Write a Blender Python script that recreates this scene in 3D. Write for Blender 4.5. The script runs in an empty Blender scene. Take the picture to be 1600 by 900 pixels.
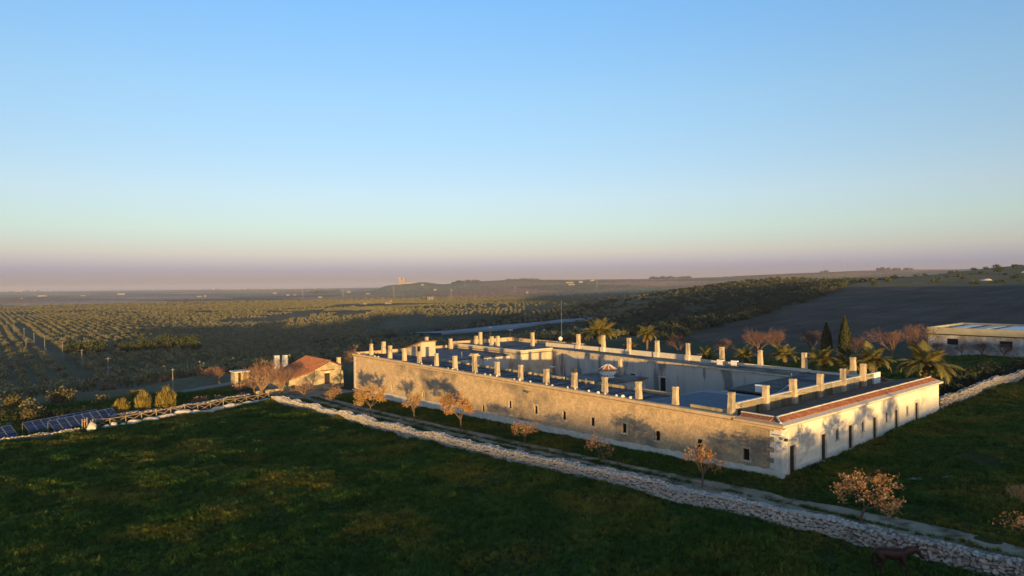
import bpy, bmesh, math, random
import numpy as np
from mathutils import Vector, Matrix
SC = bpy.context.scene
RAD = math.radians
# ------------------------------------------------------------ camera
cam_data = bpy.data.cameras.new('camera'); cam = bpy.data.objects.new('camera', cam_data)
SC.collection.objects.link(cam); SC.camera = cam
cam_data.sensor_width = 36; cam_data.lens = 36*1025/1600
cam_data.clip_start = .5; cam_data.clip_end = 60000
HC = 15.6
_roll, _pitch = .0105, math.atan(4/1025)
_m = Matrix.Rotation(math.pi/2-_pitch, 4, 'X') @ Matrix.Rotation(-_roll, 4, 'Z')
cam.matrix_world = Matrix.Translation((0, 0, HC)) @ _m
# ------------------------------------------------------------ sky and sun
SUN_EL = RAD(1.8); SD = (-.21, .978)
world = bpy.data.worlds.new('World'); SC.world = world; world.use_nodes = True
nt = world.node_tree; bg = nt.nodes['Background']
sky = nt.nodes.new('ShaderNodeTexSky'); sky.sky_type = 'NISHITA'; sky.sun_disc = False
sky.sun_elevation = SUN_EL; sky.sun_rotation = math.atan2(-SD[0], -SD[1])
sky.air_density = .6; sky.dust_density = .3; sky.ozone_density = 2.0
tc = nt.nodes.new('ShaderNodeTexCoord'); sp = nt.nodes.new('ShaderNodeSeparateXYZ')
nt.links.new(tc.outputs['Generated'], sp.inputs[0])
ramp = nt.nodes.new('ShaderNodeValToRGB'); nt.links.new(sp.outputs['Z'], ramp.inputs[0])
SKY_RAMP = [(0.0,(1,1,1))]
SKY_GAIN = 1.0
SKY_RAMP = [(0.0, (0.2192, 0.2097, 0.4853)), (0.0254, (0.274, 0.2279, 0.4622)), (0.0497, (0.5182, 0.3525, 0.3639)), (0.0836, (0.658, 0.4715, 0.3716)), (0.1315, (0.8192, 0.5504, 0.4351)), (0.2688, (0.8835, 0.7165, 0.5893)), (0.3975, (0.8118, 0.8138, 0.7639)), (0.75, (0.6088, 0.6511, 0.6493))]
SKY_GAIN = 2.756

while len(ramp.color_ramp.elements) < len(SKY_RAMP): ramp.color_ramp.elements.new(.5)
for e, (p, c) in zip(ramp.color_ramp.elements, SKY_RAMP): e.position = p
for e, (p, c) in zip(ramp.color_ramp.elements, SKY_RAMP): e.color = (*c, 1)
mul = nt.nodes.new('ShaderNodeVectorMath'); mul.operation = 'MULTIPLY'
scl = nt.nodes.new('ShaderNodeVectorMath'); scl.operation = 'SCALE'; scl.inputs['Scale'].default_value = SKY_GAIN
nt.links.new(sky.outputs[0], mul.inputs[0]); nt.links.new(ramp.outputs[0], mul.inputs[1])
nt.links.new(mul.outputs[0], scl.inputs[0]); nt.links.new(scl.outputs[0], bg.inputs[0])
bg.inputs[1].default_value = .15
sun_data = bpy.data.lights.new('sun', 'SUN'); sun_data.energy = 5.0; sun_data.angle = RAD(.5)
sun_data.color = (1, .63, .22)
sun = bpy.data.objects.new('sun', sun_data); SC.collection.objects.link(sun)
sun.rotation_euler = Vector((SD[0]*math.cos(SUN_EL), SD[1]*math.cos(SUN_EL), -math.sin(SUN_EL))).to_track_quat('-Z', 'Y').to_euler()
vs = SC.view_settings
vs.view_transform = 'Standard'; vs.look = 'None'; vs.gamma = 1; vs.use_curve_mapping = False; vs.exposure = 1.0
SC.cycles.use_denoising = True
SC.cycles.max_bounces = 5; SC.cycles.diffuse_bounces = 3; SC.cycles.glossy_bounces = 2
SC.cycles.transmission_bounces = 3; SC.cycles.volume_bounces = 1; SC.cycles.transparent_max_bounces = 6
# ------------------------------------------------------------ the lie of the land
def sm(x, a, b):
    t = np.clip((x-a)/(b-a), 0, 1); return t*t*(3-2*t)
_A = RAD(129.25)
CU = (math.cos(_A), math.sin(_A)); CV = (math.sin(_A), -math.cos(_A)); OX, OY = 21.25, 52.05
def uv_of(x, y):
    return (x-OX)*CU[0]+(y-OY)*CU[1], (x-OX)*CV[0]+(y-OY)*CV[1]
def W(u, v):                      # farm axes (u along the long wall, v along the short one) to the world
    return OX+u*CU[0]+v*CV[0], OY+u*CU[1]+v*CV[1]
def wave(x, y, l, k):
    return np.sin(x/l+k)*np.cos(y/l*1.13-k*1.7)+.5*np.sin(x/l*2.1-y/l*1.7+k*3)
def vnoise(x, y, l, seed=0):
    """smooth value noise, -1..1, lump size l"""
    x = np.asarray(x, float)/l+seed*17.3; y = np.asarray(y, float)/l-seed*9.7; i, j = np.floor(x), np.floor(y); f, g = x-i, y-j; f = f*f*(3-2*f); g = g*g*(3-2*g)
    h = lambda a, c: np.mod(np.sin(a*127.1+c*311.7)*43758.5453, 1)
    return 2*((h(i, j)*(1-f)+h(i+1, j)*f)*(1-g)+(h(i, j+1)*(1-f)+h(i+1, j+1)*f)*g)-1
def terrain(x,y):
    x=np.asarray(x,float); y=np.asarray(y,float)
    u,v=uv_of(x,y); r=np.hypot(x,y)
    z=-.032*np.clip(u,-80,84)+.027*np.clip(v,0,45)
    edge=96+10*sm(v,-25,-8)-6*sm(-v,40,90)
    fall=11.5*sm(u,edge,edge+115)+.0012*np.clip(u-230,0,9000)
    wv=sm(v,170,420)
    z=z-fall*(1-wv)-fall*wv*sm(u,250,900)-8*sm(u,170,290)*(1-sm(u,500,800))*sm(v,0,110)*(1-sm(v,190,320))
    fl=100+(np.clip(v,120,420)-138)*.26
    z=z+(.056*np.clip(v-125,0,600)-.006*np.clip(v-390,0,300))*(1-sm(u,fl-25,fl+150))*sm(u,-700,-100)*(1-sm(r,900,1900))
    z=z+19*np.clip((np.arctan2(x,y)-.10)/.24,0,1.15)*sm(r,430,760)*(1-sm(r,860,1350))*(1-sm(np.arctan2(x,y),.55,.8))*sm(u,fl+20,fl+170)
    # far ridges
    th=np.arctan2(x,y)   # bearing
    far=sm(r,1300,3300)*(1-sm(r,6000,10000))
    prof=62*sm(th,-.30,.02)+12*sm(th,.22,.55)
    z=z+far*(prof+6*wave(x,y,700,1.3)*sm(th,-.25,.1))
    z=z+24*sm(r,4500,9500)
    hl=sm(th,-.215,-.185)*(1-sm(th,-.14,-.10))
    z=z+hl*20*sm(r,2200,3000)*(1-sm(r,3300,4200))
    # the rise behind the viewpoint that the low sun comes over
    s=.978*x+.21*y; t=-.21*x+.978*y
    amp=4.3+1.7*sm(s,-45,-4)+3.9*sm(s,-12,34)+17.*sm(s,70,230)
    z=z-.6*(1-sm(t,34,80))*sm(-v,12.5,19)*(1-sm(r,100,200))
    z=z+amp*np.exp(-((t+270)/105.)**2)
    tt=-.21*x+.978*y
    lump=(1+.6*sm(tt,48,80))*(1-sm(r,110,150))*(1-sm(u,72,80)*sm(v,-20,-12))*np.where((v>-10.2)&(v<40)&(u>-1),0,1)
    z=z+lump*(.17*vnoise(x,y,3.1,21)+.09*vnoise(x,y,1.3,22)+.18*vnoise(x,y,11,23))
    z=z+.25*wave(x,y,23,.4)*sm(r,110,260)+.9*wave(x,y,95,2.1)*sm(r,200,600)
    return z

def gz(x, y): return float(terrain(x, y))
def G(u, v, dz=0):
    x, y = W(u, v); return (x, y, gz(x, y)+dz)
# ------------------------------------------------------------ helpers
ORD = 'first second third fourth fifth sixth seventh eighth ninth tenth eleventh twelfth thirteenth fourteenth fifteenth sixteenth seventeenth'.split()
COL = SC.collection
def tag(o, label=None, cat=None, group=None, kind=None):
    if label: o['label'] = label
    if cat: o['category'] = cat
    if group: o['group'] = group
    if kind: o['kind'] = kind
    return o
def empty(name, loc, rz=0):
    o = bpy.data.objects.new(name, None); COL.objects.link(o); o.location = loc; o.rotation_euler = (0, 0, rz)
    o.empty_display_size = .3
    return o
class MB:
    def __init__(s): s.v = []; s.f = []
    def add(s, vs, fs):
        n = len(s.v); s.v.extend([tuple(map(float, p)) for p in vs]); s.f.extend([tuple(i+n for i in f) for f in fs]); return s
    def quad(s, a, b, c, d): return s.add([a, b, c, d], [(0, 1, 2, 3)])
    def poly(s, pts): return s.add(pts, [tuple(range(len(pts)))])
    def hexa(s, b, t):            # bottom ring of 4, top ring of 4
        return s.add(list(b)+list(t), [(3, 2, 1, 0), (4, 5, 6, 7), (0, 1, 5, 4), (1, 2, 6, 5), (2, 3, 7, 6), (3, 0, 4, 7)])
    def box(s, x0, x1, y0, y1, z0, z1):
        return s.hexa([(x0, y0, z0), (x1, y0, z0), (x1, y1, z0), (x0, y1, z0)], [(x0, y0, z1), (x1, y0, z1), (x1, y1, z1), (x0, y1, z1)])
    def ubox(s, u0, u1, v0, v1, z0, z1, tu=0, tv=0):   # box in farm axes, top ring drawn in by tu, tv
        b = [(*W(u, v), z0) for u, v in ((u0, v0), (u0, v1), (u1, v1), (u1, v0))]
        t = [(*W(u, v), z1) for u, v in ((u0+tu, v0+tv), (u0+tu, v1-tv), (u1-tu, v1-tv), (u1-tu, v0+tv))]
        return s.hexa(b, t)
    def upoly(s, pts): return s.poly([(*W(u, v), z) for u, v, z in pts])
    def bar(s, a, b, r, r2=None, n=4, cap=True):
        a = np.array(a, float); b = np.array(b, float); d = b-a; L = np.linalg.norm(d)
        if L < 1e-6: return s
        d /= L; h = np.array([0, 0, 1.]) if abs(d[2]) < .9 else np.array([1., 0, 0])
        x = np.cross(d, h); x /= np.linalg.norm(x); y = np.cross(d, x); r2 = r if r2 is None else r2
        ph = math.pi/4 if n == 4 else 0
        an = [ph+2*math.pi*i/n for i in range(n)]
        vs = [a+r*(math.cos(t)*x+math.sin(t)*y) for t in an]+[b+r2*(math.cos(t)*x+math.sin(t)*y) for t in an]
        fs = [(i, (i+1) % n, n+(i+1) % n, n+i) for i in range(n)]
        if cap: fs += [tuple(range(n))[::-1], tuple(range(n, 2*n))]
        return s.add(vs, fs)
    def lathe(s, c, prof, n=10):
        vs = []; fs = []
        for r, z in prof:
            for i in range(n):
                t = 2*math.pi*i/n; vs.append((c[0]+r*math.cos(t), c[1]+r*math.sin(t), c[2]+z))
        for k in range(len(prof)-1):
            for i in range(n):
                j = (i+1) % n; fs.append((k*n+i, k*n+j, (k+1)*n+j, (k+1)*n+i))
        fs += [tuple(range(n))[::-1], tuple(range((len(prof)-1)*n, len(prof)*n))]
        return s.add(vs, fs)
    def mesh(s, name, m, off=(0, 0, 0), smooth=False):
        me = bpy.data.meshes.new(name)
        v = np.array(s.v, float)-np.array(off, float) if s.v else np.zeros((0, 3))
        me.from_pydata(v.tolist(), [], s.f)
        if m: me.materials.append(M[m] if isinstance(m, str) else m)
        if smooth: me.polygons.foreach_set('use_smooth', [True]*len(me.polygons))
        me.update(); return me
    def build(s, name, m, parent=None, off=None, smooth=False, loc=None):
        """vertices are in world space; the object keeps them there, under its parent's base point"""
        if off is None:
            off = parent_base(parent) if parent else (0, 0, 0)
        o = bpy.data.objects.new(name, s.mesh(name, m, off, smooth)); COL.objects.link(o)
        if parent: o.parent = parent
        else: o.location = off
        return o
def parent_base(p):
    l = Vector((0, 0, 0))
    while p: l += p.location; p = p.parent
    return tuple(l)
def thing(name, mb, m, label, cat, group=None, base=None, smooth=False):   # a one-mesh thing with its origin at its base
    if base is None:
        v = np.array(mb.v); base = ((v[:, 0].min()+v[:, 0].max())/2, (v[:, 1].min()+v[:, 1].max())/2, v[:, 2].min())
    o = mb.build(name, m, None, base, smooth); return tag(o, label, cat, group)
def inst(name, me, parent, loc, rot=(0, 0, 0), sc=1):
    o = bpy.data.objects.new(name, me); COL.objects.link(o); o.parent = parent
    o.location = loc; o.rotation_euler = rot; o.scale = (sc, sc, sc) if np.isscalar(sc) else sc
    return o
def copy_tree(o, parent=None):
    c = o.copy(); COL.objects.link(c); c.parent = parent
    for k in [k for k in (kids.get(o.name) or o.children)]: copy_tree(k, c)
    return c
kids = {}
def fast_quads(name, m, C, A, B, off=(0, 0, 0)):
    """many small quads: centres C, half-axes A, B (n x 3 arrays)"""
    C = np.asarray(C)-np.array(off); n = len(C)
    v = np.stack([C-A-B, C+A-B*.6, C+A*.8+B, C-A*.7+B*.9], 1).reshape(-1, 3)
    me = bpy.data.meshes.new(name); me.vertices.add(4*n); me.vertices.foreach_set('co', v.ravel())
    me.loops.add(4*n); me.loops.foreach_set('vertex_index', np.arange(4*n))
    me.polygons.add(n); me.polygons.foreach_set('loop_start', np.arange(0, 4*n, 4)); me.polygons.foreach_set('loop_total', np.full(n, 4))
    me.materials.append(M[m]); me.update(calc_edges=True); return me
# ------------------------------------------------------------ materials
M = {}
def mat(name, c1, c2=None, scale=1.0, rough=.85, bump=0.0, bscale=None, c3=None, scale3=.1, amt3=.5, rand=0.0, spec=.3,
        stretch=(1, 1, 1), trans=0.0, cells=0.0, metal=0.0, contrast=(.35, .65), coords='pos'):
    m = bpy.data.materials.new(name); m.use_nodes = True; n = m.node_tree; L = n.links.new
    b = n.nodes['Principled BSDF']; b.inputs['Roughness'].default_value = rough
    b.inputs['Specular IOR Level'].default_value = spec; b.inputs['Metallic'].default_value = metal
    if coords == 'pos': src = n.nodes.new('ShaderNodeNewGeometry').outputs['Position']
    else: src = n.nodes.new('ShaderNodeTexCoord').outputs['Object']
    mp = n.nodes.new('ShaderNodeMapping'); mp.inputs['Scale'].default_value = stretch; L(src, mp.inputs[0]); pos = mp.outputs[0]
    def noise(s, det=6, ro=.6):
        q = n.nodes.new('ShaderNodeTexNoise'); q.inputs['Scale'].default_value = s; q.inputs['Detail'].default_value = det
        q.inputs['Roughness'].default_value = ro; L(pos, q.inputs['Vector']); return q.outputs['Fac']
    def rng(x, a, c):
        q = n.nodes.new('ShaderNodeMapRange'); q.inputs[1].default_value = a; q.inputs[2].default_value = c; L(x, q.inputs[0]); return q.outputs[0]
    def mix(f, a, c, mode='MIX'):
        q = n.nodes.new('ShaderNodeMix'); q.data_type = 'RGBA'; q.blend_type = mode
        if np.isscalar(f): q.inputs[0].default_value = f
        else: L(f, q.inputs[0])
        for i, x in ((6, a), (7, c)):
            if isinstance(x, tuple): q.inputs[i].default_value = (*x, 1)
            else: L(x, q.inputs[i])
        return q.outputs[2]
    col = c1
    if c2: col = mix(rng(noise(scale), *contrast), c1, c2)
    if c3: col = mix(rng(noise(scale3, 4), .5-.25*amt3+.0, .62), col, c3)
    if cells:
        vo = n.nodes.new('ShaderNodeTexVoronoi'); vo.inputs['Scale'].default_value = cells; L(pos, vo.inputs['Vector'])
        hs = n.nodes.new('ShaderNodeSeparateColor'); L(vo.outputs['Color'], hs.inputs[0])
        dk = rng(hs.outputs[0], 0, 1)
        q = n.nodes.new('ShaderNodeMapRange'); q.inputs[3].default_value = .78; q.inputs[4].default_value = 1.12; L(dk, q.inputs[0])
        cc = n.nodes.new('ShaderNodeCombineColor')
        for i in range(3): L(q.outputs[0], cc.inputs[i])
        col = mix(1.0, col, cc.outputs[0], 'MULTIPLY')
    if rand:
        oi = n.nodes.new('ShaderNodeObjectInfo')
        q = n.nodes.new('ShaderNodeMapRange'); q.inputs[3].default_value = 1-rand; q.inputs[4].default_value = 1+rand; L(oi.outputs['Random'], q.inputs[0])
        cc = n.nodes.new('ShaderNodeCombineColor')
        for i in range(3): L(q.outputs[0], cc.inputs[i])
        col = mix(1.0, col, cc.outputs[0], 'MULTIPLY')
    if isinstance(col, tuple): b.inputs['Base Color'].default_value = (*col, 1)
    else: L(col, b.inputs['Base Color'])
    if bump:
        bp = n.nodes.new('ShaderNodeBump'); bp.inputs['Strength'].default_value = 1; bp.inputs['Distance'].default_value = bump
        L(noise(bscale or scale*3, 5, .65), bp.inputs['Height']); L(bp.outputs[0], b.inputs['Normal'])
    if trans:
        tr = n.nodes.new('ShaderNodeBsdfTranslucent')
        if isinstance(col, tuple): tr.inputs[0].default_value = (*col, 1)
        else: L(col, tr.inputs[0])
        ms = n.nodes.new('ShaderNodeMixShader'); ms.inputs[0].default_value = trans
        L(b.outputs[0], ms.inputs[1]); L(tr.outputs[0], ms.inputs[2]); L(ms.outputs[0], n.nodes['Material Output'].inputs[0])
    M[name] = m; return m
mat('wall_stone', (.64, .46, .265), (.50, .36, .205), 1.3, .95, .04, 9, c3=(.27, .215, .15), scale3=.14, amt3=-.05, cells=6)
mat('wall_plaster', (.83, .75, .57), (.74, .66, .50), .5, .9, .01, 6, c3=(.56, .51, .41), scale3=.25, amt3=-.3)
mat('block_plaster', (.58, .48, .33), (.48, .395, .27), .7, .9, .015, 6, c3=(.36, .30, .22), scale3=.3, amt3=-.1)
mat('yard_plaster', (.50, .47, .42), (.41, .39, .355), .7, .9, .015, 5, c3=(.20, .19, .17), scale3=.8, amt3=-.2, stretch=(1, 1, .16))
mat('white_wash', (.72, .67, .57), (.55, .51, .43), 1.6, .9, .02, 8)
mat('white_paint', (.76, .74, .68), (.68, .66, .6), 1.5, .85, .005, 8)
mat('cornice_dark', (.30, .20, .12), (.22, .15, .09), 1.4, .95, .03, 9)  # shadow line below the coping, put into the colour of this band
mat('cornice', (.58, .43, .26), (.45, .33, .20), 1.4, .95, .03, 9)
mat('pale_stone', (.64, .57, .45), (.52, .46, .36), 2.5, .9, .02, 12)
mat('chimney_stone', (.57, .45, .285), (.45, .355, .225), 2.2, .95, .03, 12, c3=(.26, .22, .17), scale3=1.0, amt3=.0, stretch=(1, 1, .5))
mat('chimney_cap', (.40, .34, .25), (.30, .25, .18), 3, .95)
mat('yellow_wall', (.44, .34, .19), (.34, .28, .17), 1.0, .95, .02, 7, c3=(.22, .19, .13), scale3=1.1, amt3=.1, stretch=(1, 1, .3))
mat('membrane', (.070, .073, .082), (.044, .046, .052), .5, .65, .01, 3, c3=(.12, .125, .135), scale3=.45, amt3=-.15, spec=.25)
mat('blue_roof', (.07, .105, .145), (.055, .08, .115), .6, .6, .01, 3, spec=.3)
mat('short_roof', (.062, .062, .064), (.036, .036, .037), .7, .8, .02, 5, c3=(.10, .098, .092), scale3=.4, amt3=-.1, spec=.25)
mat('gravel_roof', (.10, .088, .066), (.055, .05, .04), 1.4, .95, .04, 9, c3=(.20, .19, .17), scale3=.5)
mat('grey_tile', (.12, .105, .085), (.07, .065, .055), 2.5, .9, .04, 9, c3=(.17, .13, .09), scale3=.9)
mat('red_tile', (.34, .125, .058), (.24, .085, .045), 3, .9, .03, 14, c3=(.37, .19, .105), scale3=2.0, amt3=.1)
mat('dark_wood', (.035, .028, .024), (.02, .017, .015), 4, .8)
mat('dark_glass', (.012, .012, .014), None, rough=.6, spec=.1)
mat('bark', (.17, .115, .08), (.11, .075, .055), 6, .95, coords='obj')
mat('pale_bark', (.24, .15, .09), (.15, .10, .065), 5, .95, coords='obj')
mat('twig', (.27, .16, .10), (.20, .115, .075), 2, .95, coords='obj')
mat('pink_twig', (.17, .10, .08), (.12, .07, .056), 2, .95, coords='obj')
mat('oak_leaf', (.46, .25, .085), (.36, .17, .06), 2.5, .8, c3=(.54, .35, .13), scale3=1.2, amt3=.4, trans=.25, coords='obj')
mat('rust_leaf', (.42, .215, .085), (.31, .145, .06), 2.5, .8, c3=(.50, .32, .14), scale3=1.2, amt3=.3, trans=.25, coords='obj')
mat('olive_leaf', (.20, .185, .090), (.14, .138, .07), 1.2, .75, c3=(.25, .215, .105), scale3=.6, amt3=.3, rand=.2, trans=.15, coords='obj')
mat('pine_leaf', (.06, .07, .022), (.035, .045, .016), 1.2, .8, trans=.1, coords='obj')
mat('cypress_leaf', (.055, .06, .018), (.03, .036, .012), 2.0, .85, trans=.1, coords='obj')
mat('hedge_leaf', (.035, .045, .018), (.02, .028, .012), 1.2, .8, trans=.1, coords='obj')
mat('palm_leaf', (.21, .175, .045), (.13, .125, .036), 1.5, .65, trans=.2, coords='obj', rand=.2)
mat('palm_dry', (.36, .19, .06), (.25, .13, .045), 3, .85, coords='obj')
mat('bamboo_leaf', (.30, .22, .045), (.19, .15, .035), 1.5, .7, trans=.25, coords='obj')
mat('shrub_leaf', (.20, .16, .06), (.11, .10, .04), 1.5, .8, trans=.2, coords='obj', rand=.3)
mat('scrub_leaf', (.07, .075, .036), (.045, .052, .026), 1.0, .85, trans=.1, coords='obj', rand=.3)
mat('dry_shrub', (.33, .19, .10), (.22, .13, .075), 2.0, .9, coords='obj')
mat('grass_blade', (.078, .142, .028), (.052, .106, .020), .35, .9, spec=.03, c3=(.19, .17, .030), scale3=.12, amt3=.1, rand=.4, trans=.3)
mat('wall_stone_grey', (.40, .36, .305), (.27, .25, .22), 2.6, .9, .03, 14, rand=.4)
mat('boulder', (.66, .58, .46), (.5, .43, .34), 2, .9, .05, 6, coords='obj')
mat('wall_core', (.11, .10, .085), None, rough=1)
mat('track', (.34, .28, .195), (.23, .19, .13), .8, .95, .03, 7, c3=(.07, .075, .035), scale3=.5, amt3=.1)
mat('gravel_road', (.22, .205, .18), (.16, .15, .135), .7, .95, .02, 6)
mat('fence_wood', (.34, .25, .16), (.24, .17, .11), 4, .9)
mat('pole_grey', (.24, .22, .20), (.18, .165, .15), 2, .9)
mat('panel_blue', (.018, .032, .085), (.012, .022, .06), 2, .18, spec=.6)
mat('metal', (.45, .45, .46), None, rough=.4, metal=.9)
mat('dark_metal', (.05, .05, .05), None, rough=.6)
mat('horse_coat', (.028, .011, .007), (.018, .008, .006), 3, .6, coords='obj')
mat('horse_hair', (.012, .009, .008), None, rough=.7)
mat('plastic_film', (.20, .23, .26), (.15, .175, .20), .3, .6, spec=.3, stretch=(.3, 1, 1))
mat('barn_wall', (.62, .61, .57), (.46, .45, .42), .6, .95, .01, 4, c3=(.24, .23, .21), scale3=.5)
mat('barn_band', (.36, .34, .25), (.28, .265, .20), .8, .95)
mat('sheet_metal', (.60, .65, .70), (.52, .56, .61), .4, .4, spec=.5, metal=.3)
mat('far_white', (.27, .225, .19), (.21, .175, .15), .05, .9)
mat('far_roof', (.36, .16, .10), (.28, .12, .08), .05, .9)
mat('patch', (.11, .115, .125), (.075, .08, .09), 1.5, .8)
mat('farm_wall', (.50, .41, .26), (.38, .31, .19), 1.2, .95, .03, 7, c3=(.30, .25, .16), scale3=.7, amt3=0, cells=3.5)
mat('rock', (.30, .27, .22), (.20, .18, .15), .5, .95)
# ------------------------------------------------------------ ground sheet
def field_left(v): return 100+(v-138)*.26          # left edge (in u) of the ploughed slope at the right
def hash2(i, j, k=0): return np.mod(np.sin(i*127.1+j*311.7+k*74.7)*43758.5453, 1)
def ploughed(u, v): return sm(v, 114, 119)*(1-sm(v, 384, 392))*(1-sm(u, field_left(v)-2, field_left(v)+2))*(u > -150)
def ground_colour(x, y):
    u, v = uv_of(x, y); r = np.hypot(x, y)
    def put(c, m, col): return c*(1-m[..., None])+np.array(col)*m[..., None]
    n1 = .5+.5*vnoise(x, y, 6, 1); n2 = .5+.5*vnoise(x, y, 45, 2)
    c = np.zeros(x.shape+(3,))+np.array((.032, .042, .011))
    c = put(c, np.clip(n2-.35, 0, 1)*.5, (.055, .055, .018))
    grove = sm(u, 98, 112)
    c = put(c, grove, (.15, .115, .062)); c = put(c, grove*np.clip(n2, 0, 1)*.6, (.085, .085, .036))
    back = sm(v, 60, 80)*(1-grove); c = put(c, back, (.05, .058, .026))
    wood = sm(v, 118, 130)*(1-sm(u, 380, 520)); c = put(c, wood, (.05, .052, .025)); c = put(c, sm(v, 300, 380)*sm(u, 230, 300)*(1-sm(r, 1000, 1300)), (.12, .105, .05))
    pl_ = ploughed(u+6*vnoise(x, y, 17, 12), v+3*vnoise(x, y, 9, 13)); st_ = 1+.20*vnoise(u, v*.10, 2.6, 14)+.18*vnoise(x, y, 24, 15)
    c = c*(1-pl_[..., None])+np.array((.086, .063, .046))*(pl_*st_)[..., None]
    past = sm(v, 386, 392)*(1-sm(u, 330, 460)); c = put(c, past, (.14, .125, .05)); c = put(c, past*np.clip(n2, 0, 1)*.6, (.19, .14, .075))
    # bands of open soil in the plain
    th = np.arctan2(x, y)
    red = sm(r, 900, 950)*(1-sm(r, 1080, 1130))*sm(th, -.24, -.22)*(1-sm(th, -.02, .0)); c = put(c, red, (.15, .085, .05))
    red = sm(r, 1700, 1750)*(1-sm(r, 1950, 2050))*sm(th, .02, .04)*(1-sm(th, .20, .24)); c = put(c, red, (.22, .085, .05))
    # patchwork of far fields
    i = np.floor((u+90*wave(x, y, 600, .3))/420); j = np.floor((v+90*wave(x, y, 500, 2.2))/330); h = hash2(i, j); h2 = hash2(i, j, 3)
    pal = np.array([(.11, .098, .05), (.095, .09, .045), (.14, .10, .06), (.10, .095, .05), (.17, .10, .065), (.12, .105, .055), (.09, .075, .05), (.21, .16, .11)])
    pc = pal[(h*7.99).astype(int)]*(1.9+.8*h2)[..., None]*np.array([1.08, .97, .90])
    c = np.where((r > 1350)[..., None], c*(1-sm(r, 1350, 1500)[..., None])+pc*sm(r, 1350, 1500)[..., None], c)
    redhill = sm(r, 2500, 3000)*sm(th, .26, .30)*(1-sm(th, .52, .56)); c = put(c, redhill, (.36, .14, .08))
    return c
ang = np.concatenate([np.radians(np.arange(-46, 46, .13)), np.radians(np.arange(46, 314, 3.0))])
rad_ = np.concatenate([np.geomspace(3, 20, 30), np.geomspace(20.3, 160, 300), np.geomspace(163, 900, 110), np.geomspace(915, 16000, 90)])
TH, RR = np.meshgrid(ang, rad_)
gx, gy = RR*np.sin(TH), RR*np.cos(TH); gzz = terrain(gx, gy)
na, nr = len(ang), len(rad_)
vs_ = np.concatenate([[[0, 0, gz(0, 0)]], np.stack([gx, gy, gzz], -1).reshape(-1, 3)])
ii, jj = np.meshgrid(np.arange(nr-1), np.arange(na), indexing='ij'); j2 = (jj+1) % na
quads = np.stack([1+ii*na+jj, 1+(ii+1)*na+jj, 1+(ii+1)*na+j2, 1+ii*na+j2], -1).reshape(-1, 4)
fan = [(0, 1+k, 1+(k+1) % na) for k in range(na)]
me = bpy.data.meshes.new('ground'); me.from_pydata(vs_.tolist(), [], quads.tolist()+fan)
att = me.color_attributes.new('soil', 'FLOAT_COLOR', 'POINT')
gc = np.concatenate([[[.032, .042, .011]], ground_colour(gx, gy).reshape(-1, 3)]); gc = np.concatenate([gc, np.ones((len(gc), 1))], 1)
att.data.foreach_set('color', gc.ravel().astype(np.float32))
me.polygons.foreach_set('use_smooth', [True]*len(me.polygons))
gm = bpy.data.materials.new('ground'); gm.use_nodes = True; n = gm.node_tree; L = n.links.new; b = n.nodes['Principled BSDF']
b.inputs['Roughness'].default_value = 1; b.inputs['Specular IOR Level'].default_value = .1
ca = n.nodes.new('ShaderNodeVertexColor'); ca.layer_name = 'soil'
ge = n.nodes.new('ShaderNodeNewGeometry')
def nz(s, d=5, rough=.6, vec=None):
    q = n.nodes.new('ShaderNodeTexNoise'); q.inputs['Scale'].default_value = s; q.inputs['Detail'].default_value = d; q.inputs['Roughness'].default_value = rough
    L(vec or ge.outputs['Position'], q.inputs['Vector']); return q.outputs['Fac']
def mr(x, a, c, lo=0, hi=1):
    q = n.nodes.new('ShaderNodeMapRange'); q.inputs[1].default_value = a; q.inputs[2].default_value = c; q.inputs[3].default_value = lo; q.inputs[4].default_value = hi; L(x, q.inputs[0]); return q.outputs[0]
def mathn(op, a, c):
    q = n.nodes.new('ShaderNodeMath'); q.operation = op
    for k, x in enumerate((a, c)):
        if np.isscalar(x): q.inputs[k].default_value = x
        else: L(x, q.inputs[k])
    return q.outputs[0]
f1 = mr(nz(.9), .3, .7, .65, 1.35); f2 = mr(nz(.07), .3, .7, .75, 1.25)
# far groves: tree-sized dark and light grains where single trees are past telling apart
vo = n.nodes.new('ShaderNodeTexVoronoi'); vo.inputs['Scale'].default_value = 1/9.; L(ge.outputs['Position'], vo.inputs['Vector'])
grain = mr(vo.outputs['Distance'], .25, .6, .55, 1.25)
ln = n.nodes.new('ShaderNodeVectorMath'); ln.operation = 'LENGTH'; L(ge.outputs['Position'], ln.inputs[0])
farm_ = mr(ln.outputs['Value'], 1300, 1700)
gmix = n.nodes.new('ShaderNodeMix'); L(farm_, gmix.inputs[0]); gmix.inputs[2].default_value = 1; L(grain, gmix.inputs[3])
fac = mathn('MULTIPLY', mathn('MULTIPLY', f1, f2), gmix.outputs[0])
cc = n.nodes.new('ShaderNodeCombineColor')
for k in range(3): L(fac, cc.inputs[k])
mx = n.nodes.new('ShaderNodeMix'); mx.data_type = 'RGBA'; mx.blend_type = 'MULTIPLY'; mx.inputs[0].default_value = 1
L(ca.outputs[0], mx.inputs[6]); L(cc.outputs[0], mx.inputs[7]); L(mx.outputs[2], b.inputs['Base Color'])
b2 = n.nodes.new('ShaderNodeBump'); b2.invert = True; L(mathn('MULTIPLY', farm_, 4.0), b2.inputs['Distance']); L(vo.outputs['Distance'], b2.inputs['Height'])
bp = n.nodes.new('ShaderNodeBump'); L(b2.outputs[0], bp.inputs['Normal']); bp.inputs['Distance'].default_value = .25; bp.inputs['Strength'].default_value = .8
L(nz(.8, 6, .7), bp.inputs['Height']); L(bp.outputs[0], b.inputs['Normal'])
me.materials.append(gm)
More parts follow.
